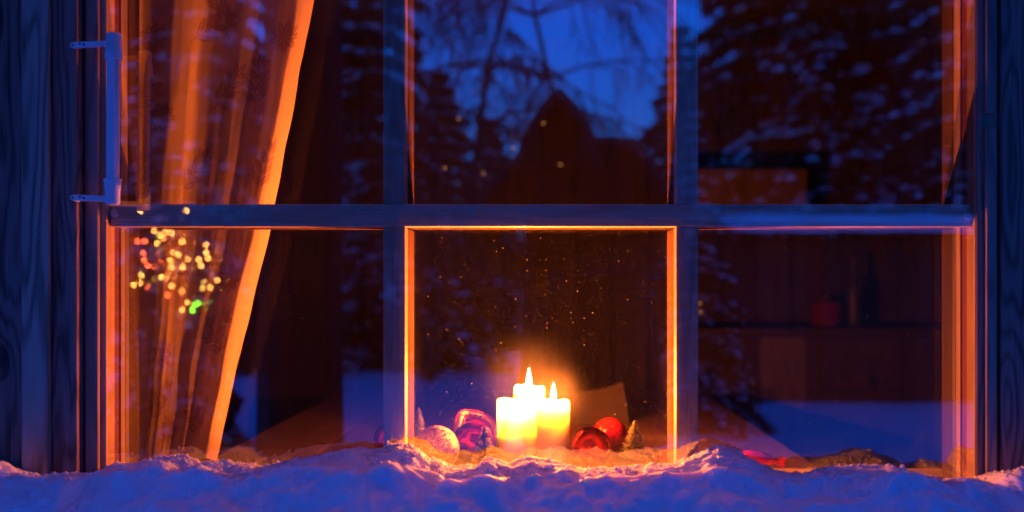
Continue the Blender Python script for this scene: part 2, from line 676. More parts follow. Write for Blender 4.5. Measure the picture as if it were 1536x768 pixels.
# ================================================================== SETTING: snow ground and drift
def build_ground():
    xs = np.concatenate([np.linspace(-160, -12, 30), np.linspace(-11.5, 11.5, 90), np.linspace(12, 160, 30)])
    ys = np.concatenate([np.linspace(160, 8, 14), np.linspace(7, -1.2, 18), np.linspace(-1.5, -24, 90), np.linspace(-26, -220, 40)])
    X, Y = np.meshgrid(xs, ys, indexing='ij')
    Z = 0.05 * vnoise(X * 0.35, Y * 0.35, 3) + 0.10 * vnoise(X * 0.12, Y * 0.12, 4) + 0.02 * vnoise(X * 1.6, Y * 1.6, 5)
    far = np.clip((-Y - 9) / 30, 0, 1)
    Z = Z + far * 0.5 * vnoise(X * 0.05, Y * 0.05, 6)
    Z = np.where(Y > -0.5, -0.4, Z - 0.02)
    v = np.stack([X, Y, Z], -1).reshape(-1, 3)
    o = obj('snow_ground', mesh_np('snow_ground', v, grid_faces(len(xs), len(ys))[:, ::-1]), 'far_snow', smooth=True)
    tag(o, kind='structure')


build_ground()

CREST = [(-900, 700), (-200, 700), (0, 690), (18, 700), (35, 708), (70, 713), (100, 707), (150, 709), (160, 702), (172, 694), (195, 692), (225, 686), (275, 681), (300, 693),
         (325, 688), (355, 692), (390, 699), (420, 692), (460, 684), (500, 678), (540, 668), (560, 673), (577, 668), (600, 661), (620, 668), (640, 684),
         (660, 690), (690, 700), (712, 696), (735, 682), (750, 690), (765, 694), (792, 682), (815, 687), (835, 692), (870, 700), (920, 700), (970, 696), (1010, 694), (1040, 682),
         (1060, 671), (1080, 667), (1105, 673), (1130, 690), (1165, 705), (1200, 709), (1230, 701), (1280, 697), (1325, 697), (1360, 711), (1378, 706),
         (1390, 714), (1430, 718), (1462, 719), (1472, 709), (1486, 704), (1500, 710), (1520, 703), (1536, 700), (1700, 700), (2400, 700)]


def build_drift():
    xs = np.concatenate([np.linspace(-4.5, -1.22, 70), np.arange(-1.2, 1.2, 0.0021), np.linspace(1.22, 4.5, 70)])
    # arc parameter: s<0 behind the crest towards the wall, s>0 down the front
    ss = np.concatenate([np.linspace(-0.10, -0.002, 40), np.arange(0.0, 0.26, 0.0019), np.linspace(0.263, 1.7, 60)])
    Xg, Sg = np.meshgrid(xs, ss, indexing='ij')
    outside = np.clip((np.abs(xs) - 0.865) / 0.04, 0, 1)
    yc = -0.036 - 0.081 * outside * outside * (3 - 2 * outside)
    d = yc + 2.0
    px = xs / d * F + CX
    cpx = np.array([c[0] for c in CREST], float)
    cpy = np.array([c[1] for c in CREST], float)
    py = np.interp(px, cpx, cpy)
    k = np.ones(9) / 9.0
    mid = slice(70, len(xs) - 70)
    pm = py[mid]
    py[mid] = np.convolve(np.pad(pm, 4, mode='edge'), k, 'valid')
    zc = LENS_Z - (py + 2 - CY) / F * d
    zm = 0.648
    # profile: crest rounds over, then slopes down to the yard
    fwd = np.where(Sg > 0, Sg, 0)
    back = np.where(Sg < 0, -Sg, 0)
    steep = 0.62 + 0.22 * vnoise(Xg * 6, Sg * 0 + 3.3, 21)
    plat = 0.075 + 0.070 * np.exp(-(Xg / 0.55) ** 2) + 0.03 * vnoise(Xg * 5, Sg * 0 + 1.7, 22)
    plat = plat * (1 - 0.6 * outside[:, None])
    over = np.clip(fwd - plat, 0, None)
    drop = 0.045 * fwd + steep * 1.25 * over * np.clip(over / 0.03, 0, 1) ** 0.6
    drop = drop + 0.10 * np.clip(fwd - 0.25, 0, 1)
    Y = yc[:, None] - fwd * 0.9 + back
    blend = np.exp(-(fwd / 0.12) ** 1.5)
    Z = zm + (zc[:, None] - zm) * (0.15 + 0.85 * blend) - drop - back * 0.22 - 6.0 * back ** 2 * 0.6
    Z = np.maximum(Z, -0.1 + 0 * Z)
    # lumps along the local normal (mostly out and up)
    ny, nz = -0.55 * np.clip((Sg - 0.05) / 0.05, -0.2, 1), 0.85
    A = Sg * 1.25

    def bil(fr, seed):
        return np.abs(vnoise(Xg * fr, A * fr, seed)) - 0.25
    clump = np.clip(vnoise(Xg * 9, A * 9, 31) * 1.4 + 0.35, 0, 1)
    near = np.exp(-(np.clip(Sg - 0.02, 0, None) / (0.085 + 0.03 * vnoise(Xg * 8, A * 0, 33))) ** 2)
    front = np.clip(Sg / 0.05, 0, 1)
    L = 0.017 * vnoise(Xg * 8, A * 8, 41) * front
    L = L + 0.011 * vnoise(Xg * 19, A * 19, 42) * (0.25 + 0.75 * front)
    L = L + 0.0045 * vnoise(Xg * 44, A * 44, 43)
    L = L + 0.0090 * bil(38, 47) * near * clump
    L = L + 0.0052 * bil(95, 44) * (0.08 + 0.92 * near * (0.3 + 0.7 * clump))
    L = L + 0.0048 * bil(210, 45) * (0.10 + 0.90 * near * (0.35 + 0.65 * clump))
    L = L + 0.0012 * vnoise(Xg * 400, A * 400, 46) * (0.25 + near) + 0.0006 * rng.normal(size=Xg.shape) * (np.abs(Xg) < 1.2) * (0.15 + near)
    # loose crumbs fallen on the slope
    crumb = np.clip(vnoise(Xg * 70, A * 70, 51) - 0.52, 0, 1) * np.clip(vnoise(Xg * 5, A * 5, 52) + 0.1, 0, 1)
    L = L + 0.05 * crumb
    fade = np.clip((1.9 - np.abs(Xg)) / 0.6, 0.3, 1)
    L = L * fade
    X = Xg + 0.25 * L * vnoise(Xg * 30, A * 30, 60)
    Y = Y + L * ny
    Z = Z + L * nz
    v = np.stack([X, Y, Z], -1).reshape(-1, 3)
    # loose crumbs of snow lying along the lit crest
    ico = bmesh.new()
    bmesh.ops.create_icosphere(ico, subdivisions=1, radius=1.0)
    iv = np.array([q.co[:] for q in ico.verts])
    ifc = np.array([[w_.index for w_ in f.verts] for f in ico.faces])
    ico.free()
    n = 12000
    ii = rng.integers(75, len(xs) - 75, n)
    jj = np.clip(40 + (np.abs(rng.normal(size=n)) * 38 - 10).astype(int), 25, len(ss) - 5)
    patch = vnoise(xs[ii] * 14, ss[jj] * 14, 71) + 0.35 * rng.normal(size=n)
    keep = patch > -0.05
    ii, jj = ii[keep], jj[keep]
    cen = np.stack([X, Y, Z], -1)[ii, jj]
    rad = 0.0010 + 0.0036 * rng.random(len(ii)) ** 4
    V3 = cen[:, None, :] + iv[None] * rad[:, None, None] * (1 + 0.22 * rng.normal(size=(len(ii), len(iv), 1)))
    F3 = (ifc[None] + (np.arange(len(ii)) * len(iv))[:, None, None]).reshape(-1, 3)
    tag(obj('snow_crumbs', mesh_np('snow_crumbs', V3.reshape(-1, 3), F3), 'snow', smooth=True), 'loose crumbs of snow scattered along the lit crest of the drift', 'snow', kind='stuff')
    o = obj('snowdrift', mesh_np('snowdrift', v, grid_faces(len(xs), len(ss))[:, ::-1]), 'snow', smooth=True)
    tag(o, kind='structure')


build_drift()

# ================================================================== CABIN WALL
cabin = empty('cabin_wall', (0, 0.1, -0.3))
tag(cabin, 'dark weathered cabin wall of upright boards around the window', 'wall')
CO = (0, 0.1, -0.3)
OPEN_TOP, OPEN_BOT = 1.80, 0.52
box('wall_core', -3.2, -0.93, 0.0, 0.155, -0.3, 2.45, 'trim_wood', cabin, 0, CO)
box('wall_core', 0.93, 3.2, 0.0, 0.155, -0.3, 2.45, 'trim_wood', cabin, 0, CO)
box('wall_core', -0.93, 0.93, 0.0, 0.155, OPEN_TOP + 0.04, 2.45, 'trim_wood', cabin, 0, CO)
box('wall_core', -0.93, 0.93, 0.0, 0.155, -0.3, OPEN_BOT, 'trim_wood', cabin, 0, CO)


def plank(x0, x1, front, back=-0.002, z0=-0.2, z1=2.42, mat='wall_wood', name='plank', bevel=0.003):
    return box(name, x0, x1, front, back, z0, z1, mat, cabin, bevel, CO)


# left of the window, from the frame outwards (as in the photograph)
plank(-0.9185, -0.8925, -0.030, -0.018, mat='trim_wood', name='casing')
plank(-0.977, -0.925, -0.050)
plank(-1.0285, -0.9755, -0.0655, -0.0505, mat='batten_wood', name='batten')
plank(-1.150, -0.979, -0.048)
# right of the window
plank(0.8845, 0.8985, -0.020, -0.0165, mat='trim_wood', name='casing')
plank(0.8990, 0.9195, -0.030, -0.002, z0=1.349, mat='trim_wood', name='casing')
plank(0.8990, 0.9195, -0.030, -0.002, z1=1.321, mat='trim_wood', name='casing')
plank(0.931, 1.08, -0.022)
x = 1.084
while x < 3.1:
    plank(x, x + 0.14, -0.022)
    plank(x - 0.03, x + 0.02, -0.040, -0.0225, mat='batten_wood', name='batten')
    x += 0.145
x = -1.154
while x > -3.05:
    plank(x - 0.14, x, -0.048)
    plank(x - 0.02, x + 0.03, -0.0655, -0.0485, mat='batten_wood', name='batten')
    x -= 0.145
x = -0.92
while x < 0.9:
    plank(x, x + 0.15, -0.022, z0=OPEN_TOP + 0.07)
    x += 0.1535
box('unseen_shade_roof', -3.6, 3.6, -2.15, 0.2, 2.46, 2.56, 'roof_metal', cabin, 0.004, CO)  # unseen roof added to cut sky light on the snow near the window

# ================================================================== ROOM BEHIND THE WINDOW
RX, RY0, RY1, RZ0, RZ1 = 2.6, 0.155, 3.45, -0.1, 2.40
tag(box('room_floor', -RX - 0.1, RX + 0.1, RY0, RY1 + 0.1, RZ0 - 0.1, RZ0, 'room_wood_level', None, 0), kind='structure')
tag(box('room_ceiling', -RX - 0.1, RX + 0.1, RY0, RY1 + 0.1, RZ1, RZ1 + 0.05, 'room_ceiling', None, 0), kind='structure')
tag(box('room_wall_left', -RX - 0.1, -RX, RY0, RY1, RZ0, RZ1, 'room_wood', None, 0), kind='structure')
tag(box('room_wall_right', RX, RX + 0.1, RY0, RY1, RZ0, RZ1, 'room_wood', None, 0), kind='structure')
bw = box('room_wall_back', -RX, RX, RY1 + 0.02, RY1 + 0.1, RZ0, RZ1, 'room_wood', None, 0)
tag(bw, kind='structure')
for i in range(26):
    x0 = -RX + 0.004 + i * 0.2
    b = bm_box(0.193, 0.022, RZ1 - RZ0 - 0.01, 0.005)
    obj('panel_board', b, 'room_wood', bw, (x0 + 0.0965, -0.052, 0))

# ================================================================== WINDOW
win = empty('cottage_window', (0, 0, OPEN_BOT))
WO = (0, 0, OPEN_BOT)
tag(win, 'six-light timber window with a blue-lit grille and glowing orange frame', 'window')
XJ = 0.882
MX0, MX1 = 0.2775, 0.3225
BZ0, BZ1 = 1.123, 1.169
PY_OUT, PY_IN = -0.010, 0.090


def wbox(name, x0, x1, y0, y1, z0, z1, mat, bevel=0.0015):
    return box(name, x0, x1, y0, y1, z0, z1, mat, win, bevel, WO)


for s in (-1, 1):
    def sx(a, b):
        return (min(s * a, s * b), max(s * a, s * b))
    wbox('outer_stile', *sx(XJ, 0.928), -0.016, 0.025, OPEN_BOT, OPEN_TOP, 'jamb_wood', 0.002)
    wbox('gasket_strip', *sx(XJ + 0.004, 0.927), 0.0255, 0.0545, OPEN_BOT, OPEN_TOP, 'gasket', 0)
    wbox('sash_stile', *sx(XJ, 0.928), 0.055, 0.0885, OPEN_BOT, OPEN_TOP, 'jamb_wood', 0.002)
    wbox('inner_stile', *sx(XJ, 0.928), 0.089, 0.150, OPEN_BOT, OPEN_TOP, 'room_wood', 0.002)  # deep jamb face given darker wood to read as dim
wbox('outer_rail', -XJ + 0.0005, XJ - 0.0005, -0.0155, 0.150, OPEN_TOP - 0.03, OPEN_TOP + 0.035, 'frame_wood_level')
wbox('outer_rail', -XJ + 0.0005, XJ - 0.0005, -0.0155, 0.150, OPEN_BOT, OPEN_BOT + 0.05, 'frame_wood_level')
wbox('crossbar', -0.8805, 0.8805, 0.0, 0.040, BZ0, BZ1, 'frame_wood_level', 0.002)
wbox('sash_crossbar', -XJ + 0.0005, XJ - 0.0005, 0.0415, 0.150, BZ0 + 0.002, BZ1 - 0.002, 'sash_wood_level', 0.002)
for s in (-1, 1):
    for z0, z1 in ((OPEN_BOT + 0.05, BZ0 - 0.0005), (BZ1 + 0.0005, OPEN_TOP - 0.03)):
        a, b = sorted((s * MX0, s * MX1))
        wbox('mullion', a, b, 0.001, 0.040, z0, z1, 'frame_wood_upright', 0.002)
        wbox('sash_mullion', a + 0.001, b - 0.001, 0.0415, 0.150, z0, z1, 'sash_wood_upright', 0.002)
wbox('outer_pane', -XJ + 0.001, XJ - 0.001, PY_OUT - 0.0015, PY_OUT, OPEN_BOT + 0.052, OPEN_TOP - 0.031, 'outer_glass', 0)


def single_sheet(o):
    """Keep one face of a pane so that thin-glass shading counts each pane once."""
    me = o.data
    bm = bmesh.new()
    bm.from_mesh(me)
    bm.normal_update()
    bmesh.ops.delete(bm, geom=[f for f in bm.faces if f.normal.y > -0.5], context='FACES')
    bm.to_mesh(me)
    bm.free()


for o in list(win.children):
    if o.name.startswith('outer_pane'):
        single_sheet(o)
for x0, x1 in ((-XJ, -MX1), (-MX0, MX0), (MX1, XJ)):
    for z0, z1 in ((OPEN_BOT + 0.05, BZ0), (BZ1, OPEN_TOP - 0.03)):
        p = wbox('pane', x0 + 0.002, x1 - 0.002, PY_IN - 0.002, PY_IN, z0 + 0.002, z1 - 0.003, 'inner_glass', 0)
        single_sheet(p)
# perforated spacer of the sealed pane at the left jamb (and its twin on the right)
for s in (-1, 1):
    a, b = sorted((s * (XJ - 0.0004), s * (XJ - 0.0025)))
    sp = wbox('spacer', a, b, 0.0755, 0.0865, OPEN_BOT + 0.055, BZ0 - 0.001, 'spacer_metal', 0)
    bm = bmesh.new()
    z = -0.27
    while z < 0.27:
        bmesh.ops.create_cube(bm, size=1.0, matrix=Matrix.Translation((-s * 0.0012, -0.0005, z)) @ Matrix.Diagonal((0.0008, 0.0045, 0.0026, 1)))
        z += 0.0056
    tag(obj('spacer_hole', bm, 'hole_dark', sp), kind='stuff')
# white plastic pegs that hold the grille
for px_, py_ in ((172, 320), (1451, 325)):
    c = P(px_, py_, 1.998)
    bm = lathe([(0.0, 0.006), (0.006, 0.006), (0.0085, 0.0035), (0.0085, 0.0), (0.0, 0.0)], 18)
    bmesh.ops.rotate(bm, cent=(0, 0, 0), matrix=Matrix.Rotation(R(90), 3, 'X'), verts=bm.verts)
    obj('peg', bm, 'white_plastic', win, (c.x, -0.0005, c.z - OPEN_BOT), True)
# window board inside
wbox('window_board', -0.92, 0.92, 0.1505, 0.250, 0.545, 0.582, 'frame_wood_level', 0.003)

# ================================================================== THERMOMETER
def build_thermometer():
    D = 1.915
    top, bot = P(171, 50, D), P(169, 307, D)
    y = D - 2
    t = empty('window_thermometer', (bot.x, y, bot.z))
    tag(t, 'white tube thermometer on two arms at the left of the window', 'thermometer')
    h = top.z - bot.z
    sc = D / F
    rt = 9.8 * sc

    def lt(prof, name, mat):
        bm = lathe([(r, z) for r, z in prof], 28)
        bmesh.ops.scale(bm, vec=(1, 0.8, 1), verts=bm.verts)
        return obj(name, bm, mat, t, (0, 0, 0), True)
    c = 38 * sc
    lean = (top.x - bot.x)
    tb = lt([(0, c * 0.6), (rt, c * 0.6), (rt, h - c * 0.6), (0, h - c * 0.6)], 'tube', 'white_plastic')
    for ob in (tb,):
        for v in ob.data.vertices:
            v.co.x += lean * v.co.z / h
    seamz = 0.55 * c
    capb = lt([(0, 0), (rt * 1.0, 0), (rt * 1.12, 0.003), (rt * 1.15, seamz), (rt * 1.19, seamz + 0.0008), (rt * 1.34, c), (rt * 1.30, c + 0.0015), (0, c + 0.0015)], 'end_cap', 'white_plastic')
    capt = lt([(0, h - c - 0.0015), (rt * 1.33, h - c - 0.0015), (rt * 1.37, h - c), (rt * 1.25, h - seamz), (rt * 1.19, h - seamz + 0.0008), (rt * 1.15, h - 0.003), (rt * 1.02, h), (0, h)], 'end_cap', 'white_plastic')
    for v in capt.data.vertices:
        v.co.x += lean
    # printed scale plate inside the tube
    b = bm_box(rt * 1.25, 0.001, h - c * 2.0, 0)
    pl = obj('scale_plate', b, 'white_plastic', t, (lean * 0.5, -rt * 0.8 - 0.0008, h / 2))
    for zz, y0, y1 in ((P(0, 63, D).z - bot.z, 64.5, 61.5), (P(0, 298, D).z - bot.z, 297, 299)):
        xa = (103 - 171) * sc
        bm = bmesh.new()
        n = 7
        # flat arm with a rounded end, thickness along Y
        out = []
        hw = 4.6 * sc
        for k in range(n):
            a = math.pi / 2 + math.pi * k / (n - 1)
            out.append((xa + hw + hw * math.cos(a), hw * math.sin(a)))
        out += [(-rt * 0.6, -hw * 0.85), (-rt * 0.6, hw * 1.0)]
        tilt = -(y1 - y0) * sc / (68 * sc) * -1.0
        vs0 = [bm.verts.new((x_, -0.002, z_ - tilt * 0)) for x_, z_ in out]
        vs1 = [bm.verts.new((x_, 0.002, z_)) for x_, z_ in out]
        bm.faces.new(vs0)
        bm.faces.new(vs1[::-1])
        for k in range(len(out)):
            j = (k + 1) % len(out)
            bm.faces.new((vs0[j], vs0[k], vs1[k], vs1[j]))
        bmesh.ops.recalc_face_normals(bm, faces=bm.faces)
        arm = obj('arm', bm, 'white_plastic', t, (0, 0.012, zz))
        arm.rotation_euler = (0, R(-2.5 if zz > h / 2 else 2.0), 0)
        for q in (107, 118, 124):
            bm = lathe([(0, 0.0012), (1.5 * sc, 0.001), (1.9 * sc, 0), (0, 0)], 12)
            bmesh.ops.rotate(bm, cent=(0, 0, 0), matrix=Matrix.Rotation(R(90), 3, 'X'), verts=bm.verts)
            obj('screw', bm, 'screw_metal', arm, ((q - 171) * sc, -0.0021, (1.6 * sc if q == 118 else 0)))
        # standoff that carries the arm from the board
        obj('standoff', tube([(xa + hw, 0.012, zz), (xa + hw, 0.036, zz)], 0.0035, 10), 'white_plastic', t)


build_thermometer()

# ================================================================== TABLE
ZT = 0.582
table = empty('table', (-0.08, 1.1, RZ0))
tag(table, 'long brown wooden table behind the window carrying the candles', 'table')
TO = (-0.08, 1.1, RZ0)
for i in range(6):
    x0 = -0.80 + i * 0.2405
    box('table_plank', x0, x0 + 0.2395, 0.2515, 1.90, ZT - 0.034, ZT, 'table_wood', table, 0.002, TO)
for lx in (-0.74, 0.59):
    for ly in (0.32, 1.84):
        box('leg', lx - 0.03, lx + 0.03, ly - 0.03, ly + 0.03, RZ0, ZT - 0.0345, 'table_wood', table, 0.003, TO)

# ================================================================== CANDLES
def candle(name_label, x, y, r, ztop, well, flame_z, flame_h, seed, sunk=False, lean=0.0):
    h = ztop - ZT
    c = empty('pillar_candle', (x, y, ZT))
    tag(c, name_label, 'candle', 'pillar candles on the table')
    wall = 0.007
    prof = [(0, 0), (r - 0.002, 0), (r, 0.002), (r, h - 0.006), (r - 0.002, h - 0.0015), (r - 0.004, h), (r - wall, h - 0.002), (r - wall - 0.003, h - well * 0.6), (r - wall - 0.012, h - well), (0, h - well)]
    bm = lathe(prof[:1] + prof[1:3] + [(r, 0.002 + (h - 0.008) * k / 10) for k in range(1, 10)] + prof[3:], 48)
    rs = random.Random(seed)
    for v in bm.verts:
        a = math.atan2(v.co.y, v.co.x)
        if v.co.z > h - 0.012:
            v.co.z += 0.0022 * math.sin(2 * a + seed) + 0.0012 * math.sin(5 * a + 2 * seed)
    obj('wax_body', bm, 'wax', c, (0, 0, 0), True)
    wz = h - well
    obj('wick', tube([(0, 0, wz), (0.0005, 0, wz + 0.006), (0.002, 0, flame_z - ZT + 0.006)], 0.0011, 6), 'wick', c)
    fb = flame_z - ZT
    fp = [(0.0, 0), (0.0035, 0.002), (0.0062, 0.007), (0.0066, 0.012), (0.0055, 0.018), (0.0036, 0.025), (0.0017, 0.032), (0.0, 0.039)]
    bm = lathe([(a, fb + b * flame_h / 0.039) for a, b in fp], 16)
    for v in bm.verts:
        v.co.x += lean * max(0, v.co.z - fb)
    fl = obj('flame', bm, 'flame', c, (0.0, 0, 0), True)
    ld = bpy.data.lights.new('flame_light', 'POINT')
    ld.color = FLAME_COLOR
    ld.energy = FLAME_POWER * (0.8 if sunk else 1.0)
    ld.shadow_soft_size = 0.007
    lo = bpy.data.objects.new('flame_light', ld)
    COL.objects.link(lo)
    lo.parent = c
    lo.location = (0, 0, fb + flame_h * 0.45)
    return c


candle('thick cream pillar candle at the left, its flame sunk below the rim', -0.0565, 0.318, 0.047, 0.7335, 0.046, 0.692, 0.030, 1, True)
candle('cream pillar candle at the right of the three, tall flame over its rim', 0.0295, 0.300, 0.039, 0.7325, 0.022, 0.730, 0.044, 2, lean=0.03)
candle('tallest cream pillar candle, standing behind the other two', -0.028, 0.425, 0.0385, 0.7530, 0.018, 0.752, 0.046, 3, lean=-0.03)


# ================================================================== BAUBLES
def bauble(label, x, y, r, mat, rot=(0.5, 0.9, 0.3), squash=1.0):
    b = empty('bauble', (x, y, ZT + r))
    tag(b, label, 'bauble', 'christmas baubles on the table')
    bm = bmesh.new()
    bmesh.ops.create_uvsphere(bm, u_segments=40, v_segments=24, radius=r)
    obj('ball', bm, mat, b, None, True)
    bm = lathe([(0, r * 0.96), (r * 0.24, r * 0.95), (r * 0.26, r * 1.0), (r * 0.25, r * 1.17), (r * 0.2, r * 1.2), (0, r * 1.2)], 20)
    cap = obj('cap', bm, 'gold_cap', b, None, True)
    ring = [(r * 0.13 * math.cos(a), 0, r * 1.30 + r * 0.13 * math.sin(a)) for a in [2 * math.pi * k / 14 for k in range(15)]]
    obj('loop', tube(ring, r * 0.02, 6), 'gold_cap', cap)
    b.rotation_euler = rot
    return b


def bx(px_, d):
    return (px_ - CX) / F * d


bauble('gold glitter bauble in front, left of the candles', bx(654, 2.2), 0.2, 0.0525, 'glitter', (-0.9, 2.0, 0.3))
bauble('shiny magenta bauble between gold bauble and candles', bx(711, 2.31), 0.31, 0.0505, 'magenta_gloss', (-1.5, 0.6, 0.3))
bauble('red bauble partly hidden behind the left mullion', bx(590, 2.36), 0.36, 0.0475, 'red_gloss', (-1.4, 0.2, 0.2))
bauble('glossy red bauble nearest the candles on their right', bx(886, 2.25), 0.25, 0.0475, 'red_gloss', (-1.2, 0.9, 0.3))
bauble('red bauble behind the glossy one, right of the candles', bx(915, 2.46), 0.46, 0.0440, 'red_foil', (-1.3, 1.2, 0.3))
bauble('small red bauble beside the right mullion', bx(1003, 2.22), 0.22, 0.026, 'red_gloss', (-1.4, 0.9, 0.3))


# ================================================================== BOTTLE-BRUSH TREES
def brush_tree(label, x, y, h, r, seed, tilt=0.0, frost=0.5):
    t = empty('bottle_brush_tree', (x, y, ZT))
    tag(t, label, 'miniature tree', 'bottle-brush trees on the table')
    rs = np.random.default_rng(seed)
    obj('base', lathe([(0, 0), (r * 0.45, 0), (r * 0.42, 0.006), (r * 0.30, 0.007), (0, 0.007)], 20), 'table_wood', t, None, True)
    obj('stem', tube([(0, 0, 0.006), (0, 0, h * 0.97)], 0.0012, 6), 'dark_metal', t)
    n = 1500
    u = rs.random(n) ** 1.35
    z = 0.012 + u * (h - 0.014)
    rad = (r * (1 - u) ** 0.85 + 0.002) * (0.70 + 0.42 * rs.random(n))
    a = rs.random(n) * 2 * np.pi
    up = 0.25 + 0.2 * rs.random(n)
    root = np.stack([np.zeros(n), np.zeros(n), z], 1)
    tip = np.stack([rad * np.cos(a), rad * np.sin(a), z + rad * up], 1)
    th = rs.random(n) * np.pi
    wv = (np.stack([-np.sin(a), np.cos(a), np.zeros(n)], 1) * np.cos(th)[:, None] + np.array([0, 0, 1.0]) * np.sin(th)[:, None]) * 0.0016
    mid = root * 0.3 + tip * 0.7
    V = np.stack([mid * 0.0 + root, mid - wv, tip, mid + wv], 1).reshape(-1, 3)
    Fc = np.arange(n * 4).reshape(-1, 4)
    me = mesh_np('bristles', V, Fc)
    ca = me.color_attributes.new('tip', 'FLOAT_COLOR', 'POINT')
    fro = (rs.random(n) < frost).astype(float) * (0.5 + 0.5 * rs.random(n))
    colr = np.zeros((n, 4, 4))
    colr[:, :, 3] = 1
    colr[:, 2, 0] = fro
    colr[:, 1, 0] = fro * 0.6
    colr[:, 3, 0] = fro * 0.6
    ca.data.foreach_set('color', colr.ravel().astype(np.float32))
    tag(obj('bristles', me, 'brush', t), kind='stuff')
    t.rotation_euler = (0, tilt, 0)
    return t


brush_tree('pale bottle-brush tree beside the left mullion, behind the gold bauble', bx(623, 2.30), 0.30, 0.134, 0.036, 1, 0.06, 0.9)
brush_tree('dark bottle-brush tree standing in front of the magenta bauble', bx(727, 2.2), 0.2, 0.106, 0.031, 2, 0.0, 0.45)
brush_tree('frosted green bottle-brush tree to the right of the candles', bx(951, 2.27), 0.27, 0.108, 0.036, 3, 0.02, 0.85)


# ================================================================== RIBBON BAND, FOIL CRACKER, PAPER BAG
def ribbon():
    r0 = empty('gift_ribbon', (bx(712, 2.40), 0.40, ZT))
    tag(r0, 'gold and red printed ribbon band arching behind the magenta bauble', 'ribbon')
    base = [P(686, 655, 2.37), P(689, 634, 2.38), P(693, 623, 2.39), P(703, 622, 2.40), P(716, 624, 2.40), P(728, 629, 2.40), P(738, 638, 2.39), P(743, 652, 2.37), P(744, 675, 2.36)]
    pts = [p - Vector(r0.location) for p in base]
    # smooth
    path = []
    for i in range(len(pts) - 1):
        p0, p1, p2, p3 = pts[max(i - 1, 0)], pts[i], pts[i + 1], pts[min(i + 2, len(pts) - 1)]
        for k in range(5):
            u = k / 5
            path.append(0.5 * ((2 * p1) + (-p0 + p2) * u + (2 * p0 - 5 * p1 + 4 * p2 - p3) * u * u + (-p0 + 3 * p1 - 3 * p2 + p3) * u ** 3))

    def band(z0, z1, mat, name, off):
        bm = bmesh.new()
        rows = []
        for i, p in enumerate(path):
            d = (path[min(i + 1, len(path) - 1)] - path[max(i - 1, 0)]).normalized()
            n = Vector((-d.z, 0, d.x))
            if n.z < 0 and abs(d.x) > 0.3:
                n = -n
            n = (n + Vector((0, 0.15, 0))).normalized()
            rows.append([bm.verts.new(p + n * z + Vector((0, oy, 0))) for z, oy in ((z0, -off), (z1, -off), (z1, off), (z0, off))])
        for a, b in zip(rows, rows[1:]):
            for k in range(4):
                bm.faces.new((a[k], b[k], b[(k + 1) % 4], a[(k + 1) % 4]))
        bmesh.ops.recalc_face_normals(bm, faces=bm.faces)
        return obj(name, bm, mat, r0, None, True)
    g = band(-0.007, 0.009, 'gold_ribbon', 'gold_band', 0.0010)
    band(0.009, 0.0125, 'red_ribbon', 'red_edge', 0.0014)
    band(-0.012, -0.007, 'red_ribbon', 'red_edge', 0.0014)
    for i in range(10, len(path) - 12, 3):
        p = path[i]
        d = path[i + 1] - path[i - 1]
        b = bm_box(0.0045, 0.0006, 0.006, 0)
        o = obj('printed_mark', b, 'ribbon_print', g, p + Vector((0, -0.0016, 0.001)))
        o.rotation_euler = (0, -math.atan2(d.z, d.x) + 0.2 * math.sin(i), 0)


ribbon()


def cracker():
    a, b = P(1112, 681, 2.20), P(1164, 692, 2.17)
    t = empty('foil_sweet', ((a.x + b.x) / 2, 0.185, ZT))
    tag(t, 'red foil wrapped sweet lying near the right pane, half behind snow', 'sweet')
    o = Vector(t.location)
    a = Vector((a.x, a.y, a.z)) - o
    b = Vector((b.x, b.y, b.z)) - o
    d = (b - a)
    obj('wrapper', tube([a + d * k / 8 for k in range(9)], [0.006, 0.0105, 0.0125, 0.013, 0.013, 0.013, 0.012, 0.010, 0.005], 14), 'red_foil', t, None, True)
    for q, dd in ((b, d), (a, -d)):
        u = dd.normalized()
        bm = bmesh.new()
        side = u.cross(Vector((0, 0, 1))).normalized()
        upv = side.cross(u)
        n = 16
        r0 = [bm.verts.new(q - u * 0.004 + 0.005 * (math.cos(2 * math.pi * k / n) * side + math.sin(2 * math.pi * k / n) * upv)) for k in range(n)]
        r1 = [bm.verts.new(q + u * (0.018 + 0.003 * (k % 2)) + (0.014 if k % 2 else 0.009) * (math.cos(2 * math.pi * k / n) * side + math.sin(2 * math.pi * k / n) * upv)) for k in range(n)]
        for k in range(n):
            bm.faces.new((r0[k], r0[(k + 1) % n], r1[(k + 1) % n], r1[k]))
        obj('twisted_end', bm, 'red_foil', t)
    # prop it on the table
    return t


cracker()


def bag():
    t = empty('paper_bag', (0.18, 1.0, ZT))
    tag(t, 'brown kraft paper bag with slanting top behind the red baubles', 'paper bag')
    pts = [(-0.085, 0), (0.088, 0), (0.081, 0.065), (0.070, 0.126), (0.02, 0.108), (-0.05, 0.098), (-0.08, 0.096)]
    bm = bmesh.new()
    f = [bm.verts.new((x_, -0.035 * (1 - z_ * 3.2), z_)) for x_, z_ in pts]
    k = [bm.verts.new((x_ * 0.97, 0.035 * (1 - z_ * 3.2), z_ * 0.985)) for x_, z_ in pts]
    bm.faces.new(f)
    bm.faces.new(k[::-1])
    for i in range(len(pts)):
        j = (i + 1) % len(pts)
        bm.faces.new((f[j], f[i], k[i], k[j]))
    bmesh.ops.recalc_face_normals(bm, faces=bm.faces)
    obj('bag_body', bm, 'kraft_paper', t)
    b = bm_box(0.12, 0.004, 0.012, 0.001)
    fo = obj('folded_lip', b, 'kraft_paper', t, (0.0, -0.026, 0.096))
    fo.rotation_euler = (0, R(-10), 0)


bag()


